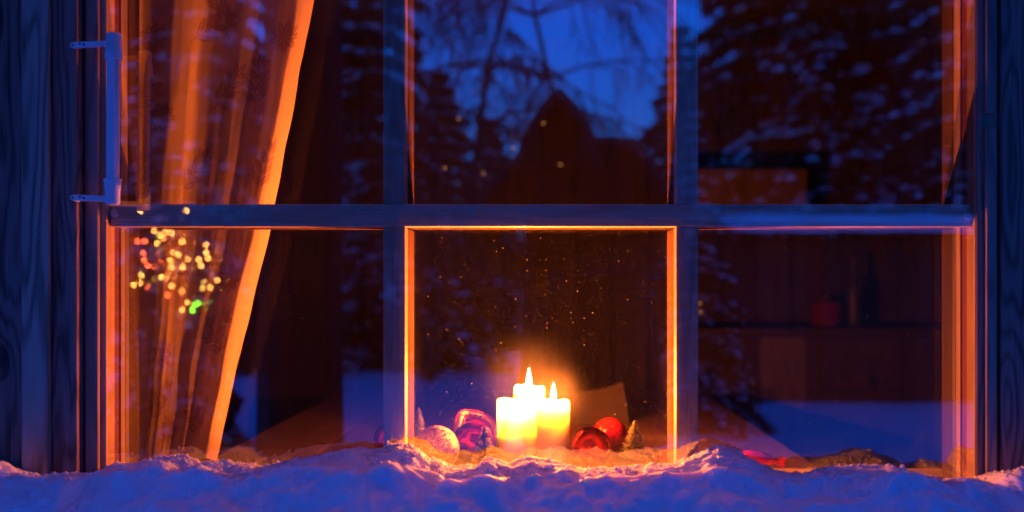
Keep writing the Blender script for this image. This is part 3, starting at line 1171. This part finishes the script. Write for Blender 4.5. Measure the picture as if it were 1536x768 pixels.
# ================================================================== CURTAIN
def build_curtain():
    nu, nv = 340, 520
    zt, zb = 1.83, 0.600
    u = np.linspace(0, 1, nu)
    v = np.linspace(0, 1, nv)
    U, V = np.meshgrid(u, v, indexing='ij')
    Z = zb + (zt - zb) * V
    # free edge: read off the photograph at five heights
    D = 2.18
    ez = np.array([LENS_Z - (p - CY) / F * D for p in (720, 690, 500, 345, 250, 120, 0, -150)])
    ex = np.array([(p - CX) / F * D for p in (311, 318, 362, 402, 420, 447, 470, 492)])
    xe = np.interp(Z, ez, ex)
    x0 = -1.02 + 0.0 * Z
    X = x0 + (xe - x0) * U

    def rise(c, w_, a):
        t = np.clip((U - c) / w_ + 0.5, 0, 1)
        return a * t * t * (3 - 2 * t)
    # folds: quick turns towards the candle, slow returns
    taper = 0.22 + 0.78 * V
    wob = 0.012 * np.sin(V * 5 + 1) + 0.008 * np.sin(V * 11)
    Y = 0.180 + 0 * U
    Y = Y + rise(0.445 + wob, 0.24, 0.050) * taper - 0.016 * np.clip((U - 0.56) / 0.26, 0, 1)
    Y = Y + rise(0.17 - wob, 0.12, 0.016) - 0.016 * np.clip((U - 0.23) / 0.2, 0, 1)
    Y = Y + rise(0.70 - wob, 0.10, 0.007) - 0.007 * np.clip((U - 0.75) / 0.1, 0, 1)
    hem_w = 0.105 + 0.05 * (1 - V) + 0.012 * np.sin(V * 7)
    hs = 1.0 - hem_w
    hemt = np.clip((U - hs) / hem_w, 0, 1)
    Y = Y + 0.062 * hemt ** 1.35
    Y = 0.452 - Y
    Y = Y + 0.0008 * vnoise(U * 30, V * 8, 5) + 0.0032 * vnoise(U * 11, V * 6, 6) * (0.5 + hemt) + 0.0025 * vnoise(U * 45 + V * 25, V * 12, 7) * hemt
    X = X + 0.004 * vnoise(U * 8, V * 9, 8)
    verts = np.stack([X, Y, Z], -1).reshape(-1, 3)
    me = mesh_np('curtain_panel', verts, grid_faces(nu, nv))
    # woven leaf sprigs
    pr = np.zeros((nu, nv))
    uu = U * 0.55
    vv = V * (zt - zb)
    rs = random.Random(5)

    def leaf(cx, cy, ang, L, W):
        ca, sa = math.cos(ang), math.sin(ang)
        a = ((uu - cx) * ca + (vv - cy) * sa) / L
        b = (-(uu - cx) * sa + (vv - cy) * ca) / W
        inside = (a > 0) & (a < 1) & (np.abs(b) < np.sin(np.clip(a, 0, 1) * np.pi) ** 0.8)
        vein = np.abs(b) < 0.10
        pr[inside & ~vein] = 1.0

    def sprig(cx, cy, ang, n, L):
        x_, y_ = cx, cy
        for k in range(n):
            ang += rs.uniform(-0.18, 0.22)
            nx, ny_ = x_ + math.cos(ang) * L * 0.55, y_ + math.sin(ang) * L * 0.55
            a = ((uu - x_) * (nx - x_) + (vv - y_) * (ny_ - y_)) / ((L * 0.55) ** 2)
            q = np.abs(-(uu - x_) * (ny_ - y_) + (vv - y_) * (nx - x_)) / (L * 0.55)
            pr[(a > 0) & (a < 1) & (q < 0.0012)] = 1.0
            s = L * (1 - 0.07 * k)
            leaf(nx, ny_, ang + 0.75, s, s * 0.19)
            leaf(nx, ny_, ang - 0.75, s, s * 0.19)
            x_, y_ = nx, ny_
        leaf(x_, y_, ang, L * 0.9, L * 0.17)

    def flower(cx, cy, L):
        for k in range(9):
            leaf(cx, cy, k * 2 * math.pi / 9, L, L * 0.2)
    for i in range(5):
        for j in range(7):
            cx = 0.07 + i * 0.115 + (0.05 if j % 2 else 0) + rs.uniform(-0.015, 0.015)
            cy = 0.06 + j * 0.18 + rs.uniform(-0.02, 0.02)
            if (i + j) % 3 == 2:
                flower(cx, cy, 0.040)
            else:
                sprig(cx, cy, rs.uniform(0.6, 2.4), 4, 0.046)
    pr = pr * (hemt < 0.25)
    ca = me.color_attributes.new('print', 'FLOAT_COLOR', 'POINT')
    colr = np.zeros((nu * nv, 4), np.float32)
    colr[:, 0] = pr.ravel()
    colr[:, 1] = np.clip(hemt * 6, 0, 1).ravel()
    colr[:, 3] = 1
    ca.data.foreach_set('color', colr.ravel())
    cur = empty('curtain', (-0.85, 0.25, zb))
    tag(cur, 'sheer leaf-patterned curtain drawn to the left side of the window', 'curtain')
    o = obj('curtain_panel', me, 'curtain_cloth', cur, (0.85, -0.25, -zb), True)
    o['label'] = 'orange lit sheer cloth with a bright hem'
    rod = tube([(-1.15, 0.20, zt + 0.012), (1.15, 0.20, zt + 0.012)], 0.011, 14)
    obj('curtain_rod', rod, 'dark_metal', cur, (0.85, -0.25, -zb), True)


build_curtain()

# ================================================================== KITCHEN IN THE ROOM
def cabinets():
    y0 = 2.80
    o0 = (1.6, 3.1, RZ0)
    k = empty('kitchen_counter', o0)
    tag(k, 'dim kitchen counter with cupboard doors at the back of the room', 'cabinet')
    zt_ = P(0, 492, 4.8).z
    box('worktop', 0.72, 2.58, y0 - 0.03, RY1 - 0.01, zt_ - 0.035, zt_, 'room_wood_level', k, 0.004, o0)
    box('carcass', 0.74, 2.57, y0 + 0.02, RY1 - 0.012, RZ0 + 0.08, zt_ - 0.0355, 'room_wood', k, 0, o0)
    edges = [(0.76, 1.075, 'room_wood'), (1.08, 1.305, 'pine_cupboard'), (1.31, 1.775, 'room_wood'), (1.78, 2.16, 'room_wood'), (2.165, 2.56, 'room_wood')]
    for i, (a, b, m) in enumerate(edges):
        if i == 2:
            h0 = RZ0 + 0.09
            hh = (zt_ - 0.045 - h0) / 3
            for q in range(3):
                d = box('drawer_front', a, b, y0, y0 + 0.019, h0 + q * hh, h0 + (q + 1) * hh - 0.005, m, k, 0.003, o0)
                obj('handle', tube([(-0.05, -0.02, 0), (0.05, -0.02, 0)], 0.006, 8), 'screw_metal', d)
        else:
            d = box('cupboard_door', a, b, y0, y0 + 0.019, RZ0 + 0.09, zt_ - 0.045, m, k, 0.003, o0)
            obj('handle', tube([(0.06, -0.02, 0.18), (0.06, -0.02, 0.28)], 0.006, 8), 'screw_metal', d)
    # wall cupboard
    a, b = P(1050, 300, 4.95), P(1212, 252, 4.95)
    o1 = (a.x, 3.2, 1.33)
    c = empty('wall_cupboard', o1)
    tag(c, 'small pine wall cupboard seen through the upper right pane', 'cupboard')
    box('cupboard_body', a.x - 0.1, b.x, 2.975, RY1 - 0.005, 1.33, b.z, 'pine_cupboard', c, 0.003, o1)
    for xa, xb in ((a.x - 0.095, a.x + 0.215), (a.x + 0.22, b.x - 0.005)):
        d = box('cupboard_door', xa, xb, 2.95, 2.9745, 1.335, b.z - 0.005, 'pine_cupboard', c, 0.003, o1)
        bm = bmesh.new()
        bmesh.ops.create_uvsphere(bm, u_segments=12, v_segments=8, radius=0.014)
        obj('knob', bm, 'screw_metal', d, (0.1, -0.022, -0.05), True)
    # things on the worktop
    p = P(1243, 480, 5.0)
    po = empty('enamel_pot', (p.x, 3.05, zt_))
    tag(po, 'small red enamel pot on the dim kitchen counter', 'pot')
    obj('pot_body', lathe([(0, 0), (0.06, 0), (0.075, 0.01), (0.078, 0.11), (0.082, 0.113), (0.074, 0.113), (0.07, 0.012), (0, 0.012)], 28), 'red_enamel', po, None, True)
    obj('lid', lathe([(0.079, 0.1135), (0.06, 0.128), (0.012, 0.136), (0.014, 0.15), (0.0, 0.153)], 28), 'red_enamel', po, None, True)
    obj('handle', tube([(0.076 + 0.03 * math.sin(a_), 0, 0.07 + 0.03 * math.cos(a_)) for a_ in [math.pi * k_ / 8 for k_ in range(9)]], 0.005, 8), 'dark_metal', po)
    p = P(1290, 480, 5.0)
    bo = empty('bottle', (p.x, 3.1, zt_))
    tag(bo, 'tall dark glass bottle on the dim kitchen counter', 'bottle')
    obj('bottle_body', lathe([(0, 0), (0.038, 0), (0.04, 0.006), (0.04, 0.19), (0.03, 0.22), (0.015, 0.25), (0.0135, 0.31), (0.0165, 0.312), (0.0165, 0.325), (0, 0.325)], 24), 'jar_glass', bo, None, True)
    obj('stopper', lathe([(0, 0.3255), (0.012, 0.3255), (0.013, 0.345), (0, 0.347)], 16), 'table_wood', bo, None, True)
    # little warm lights on the back wall
    s = empty('string_lights', (0, RY1 - 0.08, 1.6))
    tag(s, 'few tiny warm string lights on the dark back wall', 'string lights')
    bulbs = [P(688, 178, 5.36), P(815, 185, 5.36), P(770, 222, 5.36), P(840, 247, 5.36), P(725, 260, 5.36), P(667, 252, 5.36), P(1050, 455, 5.36), P(1050, 468, 5.36)]
    so = Vector(s.location)
    path = []
    for p_, q_ in zip(bulbs[:-2], bulbs[1:-2]):
        for t_ in range(6):
            u_ = t_ / 6
            path.append(p_.lerp(q_, u_) - so + Vector((0, 0.02, -0.03 * math.sin(math.pi * u_))))
    obj('wire', tube(path, 0.0015, 5), 'cable', s)
    me = None
    for p_ in bulbs:
        if me is None:
            bm = bmesh.new()
            bmesh.ops.create_icosphere(bm, subdivisions=2, radius=0.0045)
            b_ = obj('bulb', bm, 'bulb_dim', s, p_ - so, True)
            me = b_.data
        else:
            obj('bulb', me, None, s, p_ - so)


emit_mat('bulb_dim', (1.0, 0.36, 0.08), 0.28)
cabinets()

# ================================================================== OUTDOORS BEHIND THE CAMERA (seen mirrored in the glass)
def spruce_meshes(seed, H, Rm, snow_amt, levels=24):
    """Trunk, needled crown and snow load of one spruce."""
    rs = np.random.default_rng(seed)
    tb = tube([(0, 0, 0), (0.02 * H / 6, 0, H * 0.5), (0, 0, H)], [0.035 * H ** 0.8, 0.02 * H ** 0.8, 0.006], 8)
    tri, sv, sf = [], [], []
    ico = bmesh.new()
    bmesh.ops.create_icosphere(ico, subdivisions=1, radius=1.0)
    ico.verts.ensure_lookup_table()
    iv = np.array([v.co[:] for v in ico.verts])
    ifc = np.array([[v.index for v in f.verts] for f in ico.faces])
    ico.free()
    ns = 0
    for lv in range(levels):
        f = lv / levels
        z = H * (0.06 + 0.93 * f)
        Lb = Rm * (1 - f) ** 0.85 * (0.85 + 0.3 * rs.random()) + 0.08
        nb = int(6 + 4 * (1 - f))
        a0 = rs.random() * 6.28
        for b in range(nb):
            a = a0 + 2 * np.pi * b / nb + rs.normal() * 0.15
            L = Lb * (0.75 + 0.45 * rs.random())
            droop = 0.28 + 0.25 * (1 - f) + 0.1 * rs.random()
            dirv = np.array([np.cos(a), np.sin(a), 0])
            sd = np.array([-np.sin(a), np.cos(a), 0])
            nt_ = max(4, int(L / 0.085))
            laden = rs.random() < snow_amt
            for k in range(nt_):
                u = (k + 0.6) / nt_
                p = dirv * L * u + np.array([0, 0, z - droop * L * u * u + 0.12 * L * u])
                wdt = L * 0.32 * (1 - 0.75 * u) * (0.7 + 0.6 * rs.random()) + 0.05
                for sg in (-1, 1):
                    q = p + sd * sg * wdt + dirv * wdt * 0.55 + np.array([0, 0, -0.35 * wdt - 0.05 * rs.random()])
                    e = dirv * (0.055 + 0.03 * rs.random())
                    tri.append((p - e, p + e, q))
                    h = p + sd * sg * wdt * 0.4 + np.array([0, 0, -0.14 - 0.12 * rs.random()])
                    tri.append((p - e, p + e + sd * sg * wdt * 0.6, h))
                for _ in range(2 if laden and u > 0.15 and rs.random() < 0.8 else 0):
                    sz = 0.28 + 0.42 * rs.random() ** 1.5
                    sc = np.array([0.11, 0.42 * wdt + 0.03, 0.04]) * sz
                    loc = p + np.array([0, 0, 0.02]) + sd * rs.normal() * 0.6 * wdt
                    lv_ = iv * (1 + 0.25 * rs.normal(size=(len(iv), 1))) * sc
                    wv = lv_[:, :1] * dirv + lv_[:, 1:2] * sd + lv_[:, 2:3] * np.array([0, 0, 1.0]) + loc
                    wv[:, 2] -= 0.5 * np.abs(lv_[:, 1]) * 0.8 + 0.25 * lv_[:, 0]
                    sv.append(wv)
                    sf.append(ifc + ns)
                    ns += len(iv)
    T = np.array(tri).reshape(-1, 3)
    crown = mesh_np('crown', T, np.arange(len(T)).reshape(-1, 3))
    crown.materials.append(M['needle'])
    sn = mesh_np('snow_load', np.concatenate(sv), np.concatenate(sf))
    sn.materials.append(M['far_snow'])
    sn.polygons.foreach_set('use_smooth', [True] * len(sn.polygons))
    trunk = bpy.data.meshes.new('trunk')
    tb.to_mesh(trunk)
    tb.free()
    trunk.materials.append(M['bark'])
    return trunk, crown, sn


SPRUCE = [spruce_meshes(1, 7.0, 1.5, 0.75), spruce_meshes(2, 9.0, 1.9, 0.55, 28), spruce_meshes(3, 5.0, 1.25, 0.6, 20)]


def spruce(kind, px_, d, scale, label, group, rz=None):
    x_ = (px_ - CX) / F * d
    t = empty('spruce_tree', (x_, -(d - 2.0), -0.1), random.uniform(0, 6.28) if rz is None else rz)
    tag(t, label, 'tree', group)
    for nm, me in zip(('trunk', 'crown', 'snow_load'), SPRUCE[kind]):
        c = obj(nm, me, None, t)
        if nm == 'snow_load':
            c['kind'] = 'stuff'
    t.scale = (scale, scale, scale)
    return t


G = 'snowy spruces mirrored in the glass'
spruce(1, 1165, 14.0, 1.15, 'large snow-laden spruce behind the shed, mirrored in upper right pane', G)
spruce(1, 1300, 13.5, 1.25, 'snow-laden spruce mirrored in the middle of the upper right pane', G)
spruce(1, 1450, 14.0, 1.1, 'snowy spruce mirrored beside the right jamb', G)
spruce(0, 545, 12.0, 1.0, 'snowy spruce mirrored just left of the left mullion', G)
spruce(2, 660, 15.5, 0.95, 'small snowy spruce mirrored just right of the left mullion', G)
spruce(2, 735, 17.0, 0.85, 'lowest snowy spruce mirrored left of the photographer', G)
spruce(1, 300, 12.5, 0.9, 'big spruce mirrored behind the curtain', G)
spruce(0, 1020, 16.0, 0.8, 'snowy spruce mirrored behind the right mullion', G)
spruce(0, 1500, 10.0, 1.1, 'tall spruce added to darken the reflection over the right jamb', G)  # added to keep bright sky out of the right jamb's reflection
spruce(1, 110, 13.0, 1.0, 'tall spruce added to darken the reflection over the left jamb', G)  # this spruce and the next are added to block mirrored sky
spruce(1, 235, 15.0, 1.1, 'tall spruce added to darken the reflection over the curtain beside the left jamb', G)  # added as dark fill for the sky mirrored over the curtain
FG = 'distant forest spruces mirrored in the glass'
for i in range(30):
    px_ = -500 + i * 88 + random.uniform(-25, 25)
    d_ = random.uniform(24, 38)
    centre = 620 < px_ < 1010
    spruce(i % 3, px_, d_, (0.62 if centre else random.uniform(0.9, 1.25)) * (0.8 if i % 3 == 1 else 1.0), 'distant dark spruce in the forest edge mirrored in the glass', FG)


def bare_tree(label, px_, d, H, seed, lean, r0=0.06):
    t = empty('birch_tree', ((px_ - CX) / F * d, -(d - 2), -0.1))
    tag(t, label, 'tree', 'bare birches mirrored in the glass')
    rs = random.Random(seed)
    tb = bmesh.new()
    pts = [Vector((lean * (k / 9) * H + 0.05 * rs.uniform(-1, 1), 0.04 * rs.uniform(-1, 1), H * k / 9)) for k in range(10)]
    tube(pts, [r0 * (1 - 0.09 * k) for k in range(10)], 8, tb)
    obj('trunk', tb, 'bark', t, None, True)
    cb = bmesh.new()

    def branch(p, dr, L, r, depth):
        path = [p]
        dd = dr.copy()
        for k in range(5):
            dd = (dd + Vector((rs.uniform(-.25, .25), rs.uniform(-.25, .25), rs.uniform(-.42, .08)))).normalized()
            path.append(path[-1] + dd * L / 5)
        tube(path, [r * (1 - 0.16 * k) for k in range(6)], 5, cb)
        if depth > 0:
            for k in range(2, 6):
                for _ in range(2):
                    nd = (dd + Vector((rs.uniform(-1, 1), rs.uniform(-1, 1), rs.uniform(-.7, .5)))).normalized()
                    branch(path[k], nd, L * rs.uniform(.4, .65), r * 0.5, depth - 1)
    for k in range(3, 10):
        for _ in range(4):
            a = rs.uniform(0, 6.28)
            branch(pts[k], Vector((math.cos(a), math.sin(a), rs.uniform(.1, .8))).normalized(), H * rs.uniform(.2, .42) * (1.25 - k / 12), r0 * 0.4, 2)
    obj('crown', cb, 'bark', t)
    return t


bare_tree('slender bare tree mirrored above the photographer', 900, 9.5, 5.6, 4, -0.16, 0.045)
bare_tree('bare tree with drooping twigs mirrored in the upper middle pane', 640, 10.0, 6.0, 9, 0.20, 0.055)


def pine():
    d = 4.6
    t = empty('pine_tree', ((455 - CX) / F * d, -(d - 2), -0.1))
    tag(t, 'thick dark pine trunk mirrored right of the curtain edge', 'tree')
    rs = random.Random(3)
    pts = [(0.02 * rs.uniform(-1, 1), 0.02 * rs.uniform(-1, 1), 13.0 * k / 12) for k in range(13)]
    obj('trunk', tube(pts, [0.205 - 0.013 * k for k in range(13)], 16), 'bark', t, None, True)
    tri = []
    r2 = np.random.default_rng(8)
    for i in range(2600):
        a = r2.random() * 6.28
        z = 6.5 + 6.5 * r2.random()
        rr = (0.3 + 1.6 * r2.random()) * (1.15 - abs(z - 9) / 6)
        c = np.array([rr * np.cos(a), rr * np.sin(a), z])
        tri += [c, c + r2.normal(size=3) * 0.16, c + r2.normal(size=3) * 0.16]
    T = np.array(tri)
    obj('crown', mesh_np('crown', T, np.arange(len(T)).reshape(-1, 3)), 'needle', t)


pine()


def shed():
    d = 8.9
    y = -(d - 2)
    x0, x1 = (1140 - CX) / F * d, (1470 - CX) / F * d
    o0 = ((x0 + x1) / 2, y - 1.0, -0.1)
    s = empty('wood_shed', o0)
    tag(s, 'low dark wood shed under a snowy roof, mirrored in the right panes', 'shed')
    h = 1.45
    n = 14
    for i in range(n):
        a = x0 + (x1 - x0) * i / n
        box('wall_board', a + 0.004, a + (x1 - x0) / n - 0.004, y - 0.03, y, -0.1, h, 'bark', s, 0.004, o0)
    box('shed_body', x0 + 0.01, x1 - 0.01, y - 2.0, y - 0.035, -0.1, h, 'bark', s, 0.0, o0)
    box('door', x0 + 0.55, x0 + 1.15, y + 0.0005, y + 0.03, 0.02, h - 0.2, 'bark', s, 0.004, o0)
    bm = bmesh.new()
    sec = [(y + 0.30, h + 0.02), (y + 0.30, h + 0.10), (y - 2.3, h + 0.28), (y - 2.3, h + 0.20)]
    a = [bm.verts.new((x0 - 0.2 - o0[0], q[0] - o0[1], q[1] - o0[2])) for q in sec]
    b = [bm.verts.new((x1 + 0.2 - o0[0], q[0] - o0[1], q[1] - o0[2])) for q in sec]
    bm.faces.new(a)
    bm.faces.new(b[::-1])
    for k in range(4):
        bm.faces.new((a[k], b[k], b[(k + 1) % 4], a[(k + 1) % 4]))
    bmesh.ops.recalc_face_normals(bm, faces=bm.faces)
    rf = obj('roof', bm, 'roof_metal', s)
    # snow load on the roof
    xs = np.linspace(x0 - 0.25, x1 + 0.25, 60)
    us = np.linspace(0, 1, 24)
    X, U = np.meshgrid(xs, us, indexing='ij')
    Y = y + 0.34 - U * 2.66
    edge = np.minimum(np.minimum(U, 1 - U) * 10, np.minimum(X - x0 + 0.25, x1 + 0.25 - X) * 6)
    Z = h + 0.09 + U * 0.19 + 0.08 * np.clip(edge, 0, 1) ** 0.4 + 0.04 * vnoise(X * 2, U * 6, 2) - 0.06 * (edge < 0.01)
    v = np.stack([X - o0[0], Y - o0[1], Z - o0[2]], -1).reshape(-1, 3)
    obj('roof_snow', mesh_np('roof_snow', v, grid_faces(60, 24)[:, ::-1]), 'far_snow', rf, None, True)


shed()


spruce(0, 1040, 7.4, 0.36, 'young spruce buried in snow, mirrored around the right mullion', G)


def light_tree():
    d = 6.0
    cx = (262 - CX) / F * d
    y = -(d - 2)
    t = empty('young_fir', (cx, y, -0.1), 0.4)
    tag(t, 'young fir carrying the string lights mirrored over the curtain', 'tree')
    for nm, me in zip(('trunk', 'crown', 'snow_load'), SPRUCE[2]):
        c = obj(nm, me, None, t)
        if nm == 'snow_load':
            c['kind'] = 'stuff'
    t.scale = (0.36, 0.36, 0.40)
    s = empty('fairy_lights', (cx, y, 0.7))
    tag(s, 'string of warm glowing lights mirrored over the lower curtain', 'string lights')
    zpts = [(213, 77), (247, 97), (120, 170), (372, 170), (338, 160), (195, 280), (262, 285), (290, 293), (230, 305), (243, 320), (105, 338), (143, 338), (212, 348), (350, 340),
            (268, 357), (480, 357), (258, 390), (300, 400), (328, 412), (480, 398), (492, 430), (137, 402), (378, 434), (440, 438), (454, 470), (240, 447),
            (283, 443), (192, 475), (162, 470), (350, 478), (290, 478), (140, 440), (125, 522), (155, 520), (205, 540), (235, 533), (275, 515), (325, 512), (390, 512), (500, 517),
            (265, 547), (305, 552), (292, 582), (366, 547), (468, 557), (540, 550), (457, 595), (500, 590), (85, 575), (120, 565), (162, 588), (365, 605), (345, 610), (332, 640),
            (270, 632), (298, 625), (268, 657), (352, 710), (380, 672), (356, 685), (405, 715), (437, 676), (416, 685)]
    red = {10, 11, 21, 25, 27, 28, 31, 50, 54, 55, 56, 16, 14, 43}
    yel = {8, 12, 18, 32, 33, 34, 35, 26, 44, 46}
    green = {60, 61, 62}
    so = Vector(s.location)
    mes = {}
    pts = []
    rs = random.Random(2)
    for i, (a, b) in enumerate(zpts):
        px_, py_ = 180 + a / 3.66, 270 + b / 3.66
        dd = d + rs.uniform(-0.35, 0.1)
        q = P(px_, py_, dd)
        q.y = -(dd - 2)
        kind = 'bulb_red' if i in red else 'bulb_yellow' if i in yel else 'bulb_green' if i in green else 'bulb_warm'
        if kind not in mes:
            bm = bmesh.new()
            bmesh.ops.create_icosphere(bm, subdivisions=1, radius=0.0065)
            mes[kind] = obj('bulb', bm, kind, s, q - so).data
        else:
            obj('bulb', mes[kind], None, s, q - so)
        pts.append(q - so)
    # wire winding through the bulbs from top to bottom
    pts.sort(key=lambda p: -p.z)
    obj('wire', tube([p + Vector((0, -0.012, 0.008)) for p in pts], 0.0018, 4), 'cable', s)


light_tree()


# ------------------------------------------------------------------ photographer, camera and tripod
def skin_mesh(name, nodes, edges, mat, parent, sub=2, root=0):
    me = bpy.data.meshes.new(name)
    me.from_pydata([n[:3] for n in nodes], edges, [])
    o = bpy.data.objects.new(name, me)
    COL.objects.link(o)
    o.parent = parent
    sk = o.modifiers.new('skin', 'SKIN')
    sk.use_smooth_shade = True
    lay = me.skin_vertices[0].data if me.skin_vertices else None
    if lay is None:
        me.skin_vertices.new() if hasattr(me.skin_vertices, 'new') else None
        bm = bmesh.new()
        bm.from_mesh(me)
        bm.verts.layers.skin.verify()
        bm.to_mesh(me)
        bm.free()
        lay = me.skin_vertices[0].data
    for i, n in enumerate(nodes):
        r = n[3]
        lay[i].radius = (r, r) if isinstance(r, (int, float)) else r
        lay[i].use_root = (i == root)
    sb = o.modifiers.new('sub', 'SUBSURF')
    sb.levels = sub
    sb.render_levels = sub
    me.materials.append(M[mat])
    return o


def photographer():
    px0, py0 = 0.20, -2.42
    p = empty('person', (px0, py0, 0.0))
    tag(p, 'photographer in a dark hooded parka, face darkened to a silhouette, mirrored in the glass', 'person')
    # coordinates relative to the feet; the window is towards +y
    N = [(0.02, -0.02, 0.98, 0.19),      # 0 pelvis
         (0.0, -0.02, 1.20, 0.185),      # 1 waist
         (-0.03, 0.0, 1.42, 0.205),      # 2 chest
         (-0.08, 0.03, 1.56, 0.13),      # 3 neck base
         (-0.11, 0.06, 1.63, 0.10),     # 4 neck
         (-0.12, 0.08, 1.72, 0.115),     # 5 head
         (-0.25, 0.02, 1.52, 0.125),     # 6 L shoulder
         (-0.50, 0.10, 1.18, 0.085),     # 7 L elbow
         (-0.26, 0.33, 1.06, 0.055),     # 8 L wrist
         (0.20, 0.0, 1.55, 0.135),        # 9 R shoulder
         (0.40, 0.06, 1.20, 0.09),       # 10 R elbow
         (-0.10, 0.34, 1.06, 0.055),     # 11 R wrist
         (-0.10, -0.02, 0.86, 0.145),    # 12 L hip
         (-0.13, 0.02, 0.48, 0.10),      # 13 L knee
         (-0.14, -0.02, 0.12, 0.075),    # 14 L ankle
         (-0.15, 0.15, 0.04, 0.05),      # 15 L toe
         (0.15, -0.02, 0.86, 0.145),     # 16
         (0.19, 0.02, 0.48, 0.10),
         (0.20, -0.02, 0.12, 0.075),
         (0.22, 0.15, 0.04, 0.05)]
    E = [(0, 1), (1, 2), (2, 3), (3, 4), (4, 5), (2, 6), (6, 7), (7, 8), (2, 9), (9, 10), (10, 11), (0, 12), (12, 13), (13, 14), (14, 15), (0, 16), (16, 17), (17, 18), (18, 19)]
    body = skin_mesh('body', N, E, 'parka', p)
    # face inside the hood, coloured dark so it reads as unlit
    bm = bmesh.new()
    bmesh.ops.create_uvsphere(bm, u_segments=24, v_segments=18, radius=1.0)
    for v in bm.verts:
        c = v.co
        nose = math.exp(-((c.x / 0.16) ** 2 + ((c.z + 0.05) / 0.22) ** 2)) * (c.y > 0)
        eye = sum(math.exp(-(((c.x - e) / 0.16) ** 2 + ((c.z - 0.12) / 0.10) ** 2)) for e in (-0.36, 0.36)) * (c.y > 0)
        mouth = math.exp(-((c.x / 0.3) ** 2 + ((c.z + 0.42) / 0.05) ** 2)) * (c.y > 0)
        v.co = Vector((c.x * 0.078, c.y * 0.095 + 0.022 * nose - 0.012 * eye - 0.006 * mouth, c.z * 0.118))
    obj('face', bm, 'parka', p, (-0.12, 0.09, 1.69), True)
    # pointed hood: shell around the head, open towards the window
    bm = bmesh.new()
    rows = []
    prof = [(0.21, 0.0), (0.19, 0.06), (0.17, 0.12), (0.145, 0.18), (0.115, 0.235), (0.08, 0.285), (0.042, 0.33), (0.01, 0.36)]
    for i, (rad, z) in enumerate(prof):
        op = 0.42 * math.pi * max(0.0, 1 - abs(z - 0.17) / 0.12)
        row = []
        for k in range(25):
            a = math.pi / 2 + op / 2 + (2 * math.pi - op) * k / 24
            row.append(bm.verts.new((rad * math.cos(a), rad * math.sin(a) * 1.1 + 0.02, z)))
        rows.append(row)
    for a, b in zip(rows, rows[1:]):
        for k in range(24):
            bm.faces.new((a[k], a[k + 1], b[k + 1], b[k]))
    h = obj('hood', bm, 'parka', p, (-0.12, 0.07, 1.51), True)
    sm = h.modifiers.new('solid', 'SOLIDIFY')
    sm.thickness = 0.02
    # parka skirt
    bm = lathe([(0.33, 0.30), (0.335, 0.45), (0.29, 0.95), (0.265, 1.2), (0.27, 1.42), (0.2, 1.56), (0.1, 1.62)], 28)
    for v in bm.verts:
        v.co.y *= 0.72
        v.co.x += 0.03 - 0.06 * (v.co.z - 0.6)
    cs = obj('coat', bm, 'parka', p, None, True)
    # gloved hands with five fingers on the camera
    for sgn, wx in ((-1, -0.26), (1, -0.10)):
        cxh = -0.20 + sgn * 0.065
        Nn = [(wx, 0.33, 1.06, 0.04), (cxh, 0.36, 1.03, 0.036)]
        Ee = [(0, 1)]
        for q in range(4):
            b0 = (cxh - sgn * 0.005, 0.375, 1.05 - q * 0.022)
            i0 = len(Nn)
            ln = (0.026, 0.03, 0.028, 0.022)[q]
            Nn += [(*b0, 0.011), (b0[0] - sgn * ln * 0.6, b0[1] + ln, b0[2], 0.010), (b0[0] - sgn * ln * 1.5, b0[1] + ln * 1.1, b0[2] - 0.004, 0.009)]
            Ee += [(1, i0), (i0, i0 + 1), (i0 + 1, i0 + 2)]
        i0 = len(Nn)
        Nn += [(cxh - sgn * 0.02, 0.345, 1.06, 0.012), (cxh - sgn * 0.045, 0.35, 1.07, 0.010)]
        Ee += [(1, i0), (i0, i0 + 1)]
        skin_mesh('glove', Nn, Ee, 'black_plastic', p, 1)


photographer()


def tripod():
    t = empty('tripod_camera', (0, -2.10, 0))
    tag(t, 'camera on a tripod mirrored in front of the photographer', 'camera')
    obj('camera_body', bm_box(0.14, 0.06, 0.10, 0.012), 'black_plastic', t, (0, 0.0, 1.0))
    obj('pentaprism', bm_box(0.06, 0.05, 0.035, 0.01), 'black_plastic', t, (0, 0.0, 1.065))
    obj('ball_head', lathe([(0, 0.80), (0.03, 0.80), (0.034, 0.84), (0.03, 0.9), (0.022, 0.91), (0.028, 0.93), (0.03, 0.948), (0, 0.948)], 18), 'black_plastic', t, None, True)
    for a in (0.3, 0.3 + 2.094, 0.3 + 4.189):
        obj('leg', tube([(0.02 * math.cos(a), 0.02 * math.sin(a), 0.84), (0.2 * math.cos(a), 0.2 * math.sin(a), 0.42), (0.38 * math.cos(a), 0.38 * math.sin(a), 0.0)], [0.016, 0.014, 0.010], 10), 'black_plastic', t, None, True)


tripod()
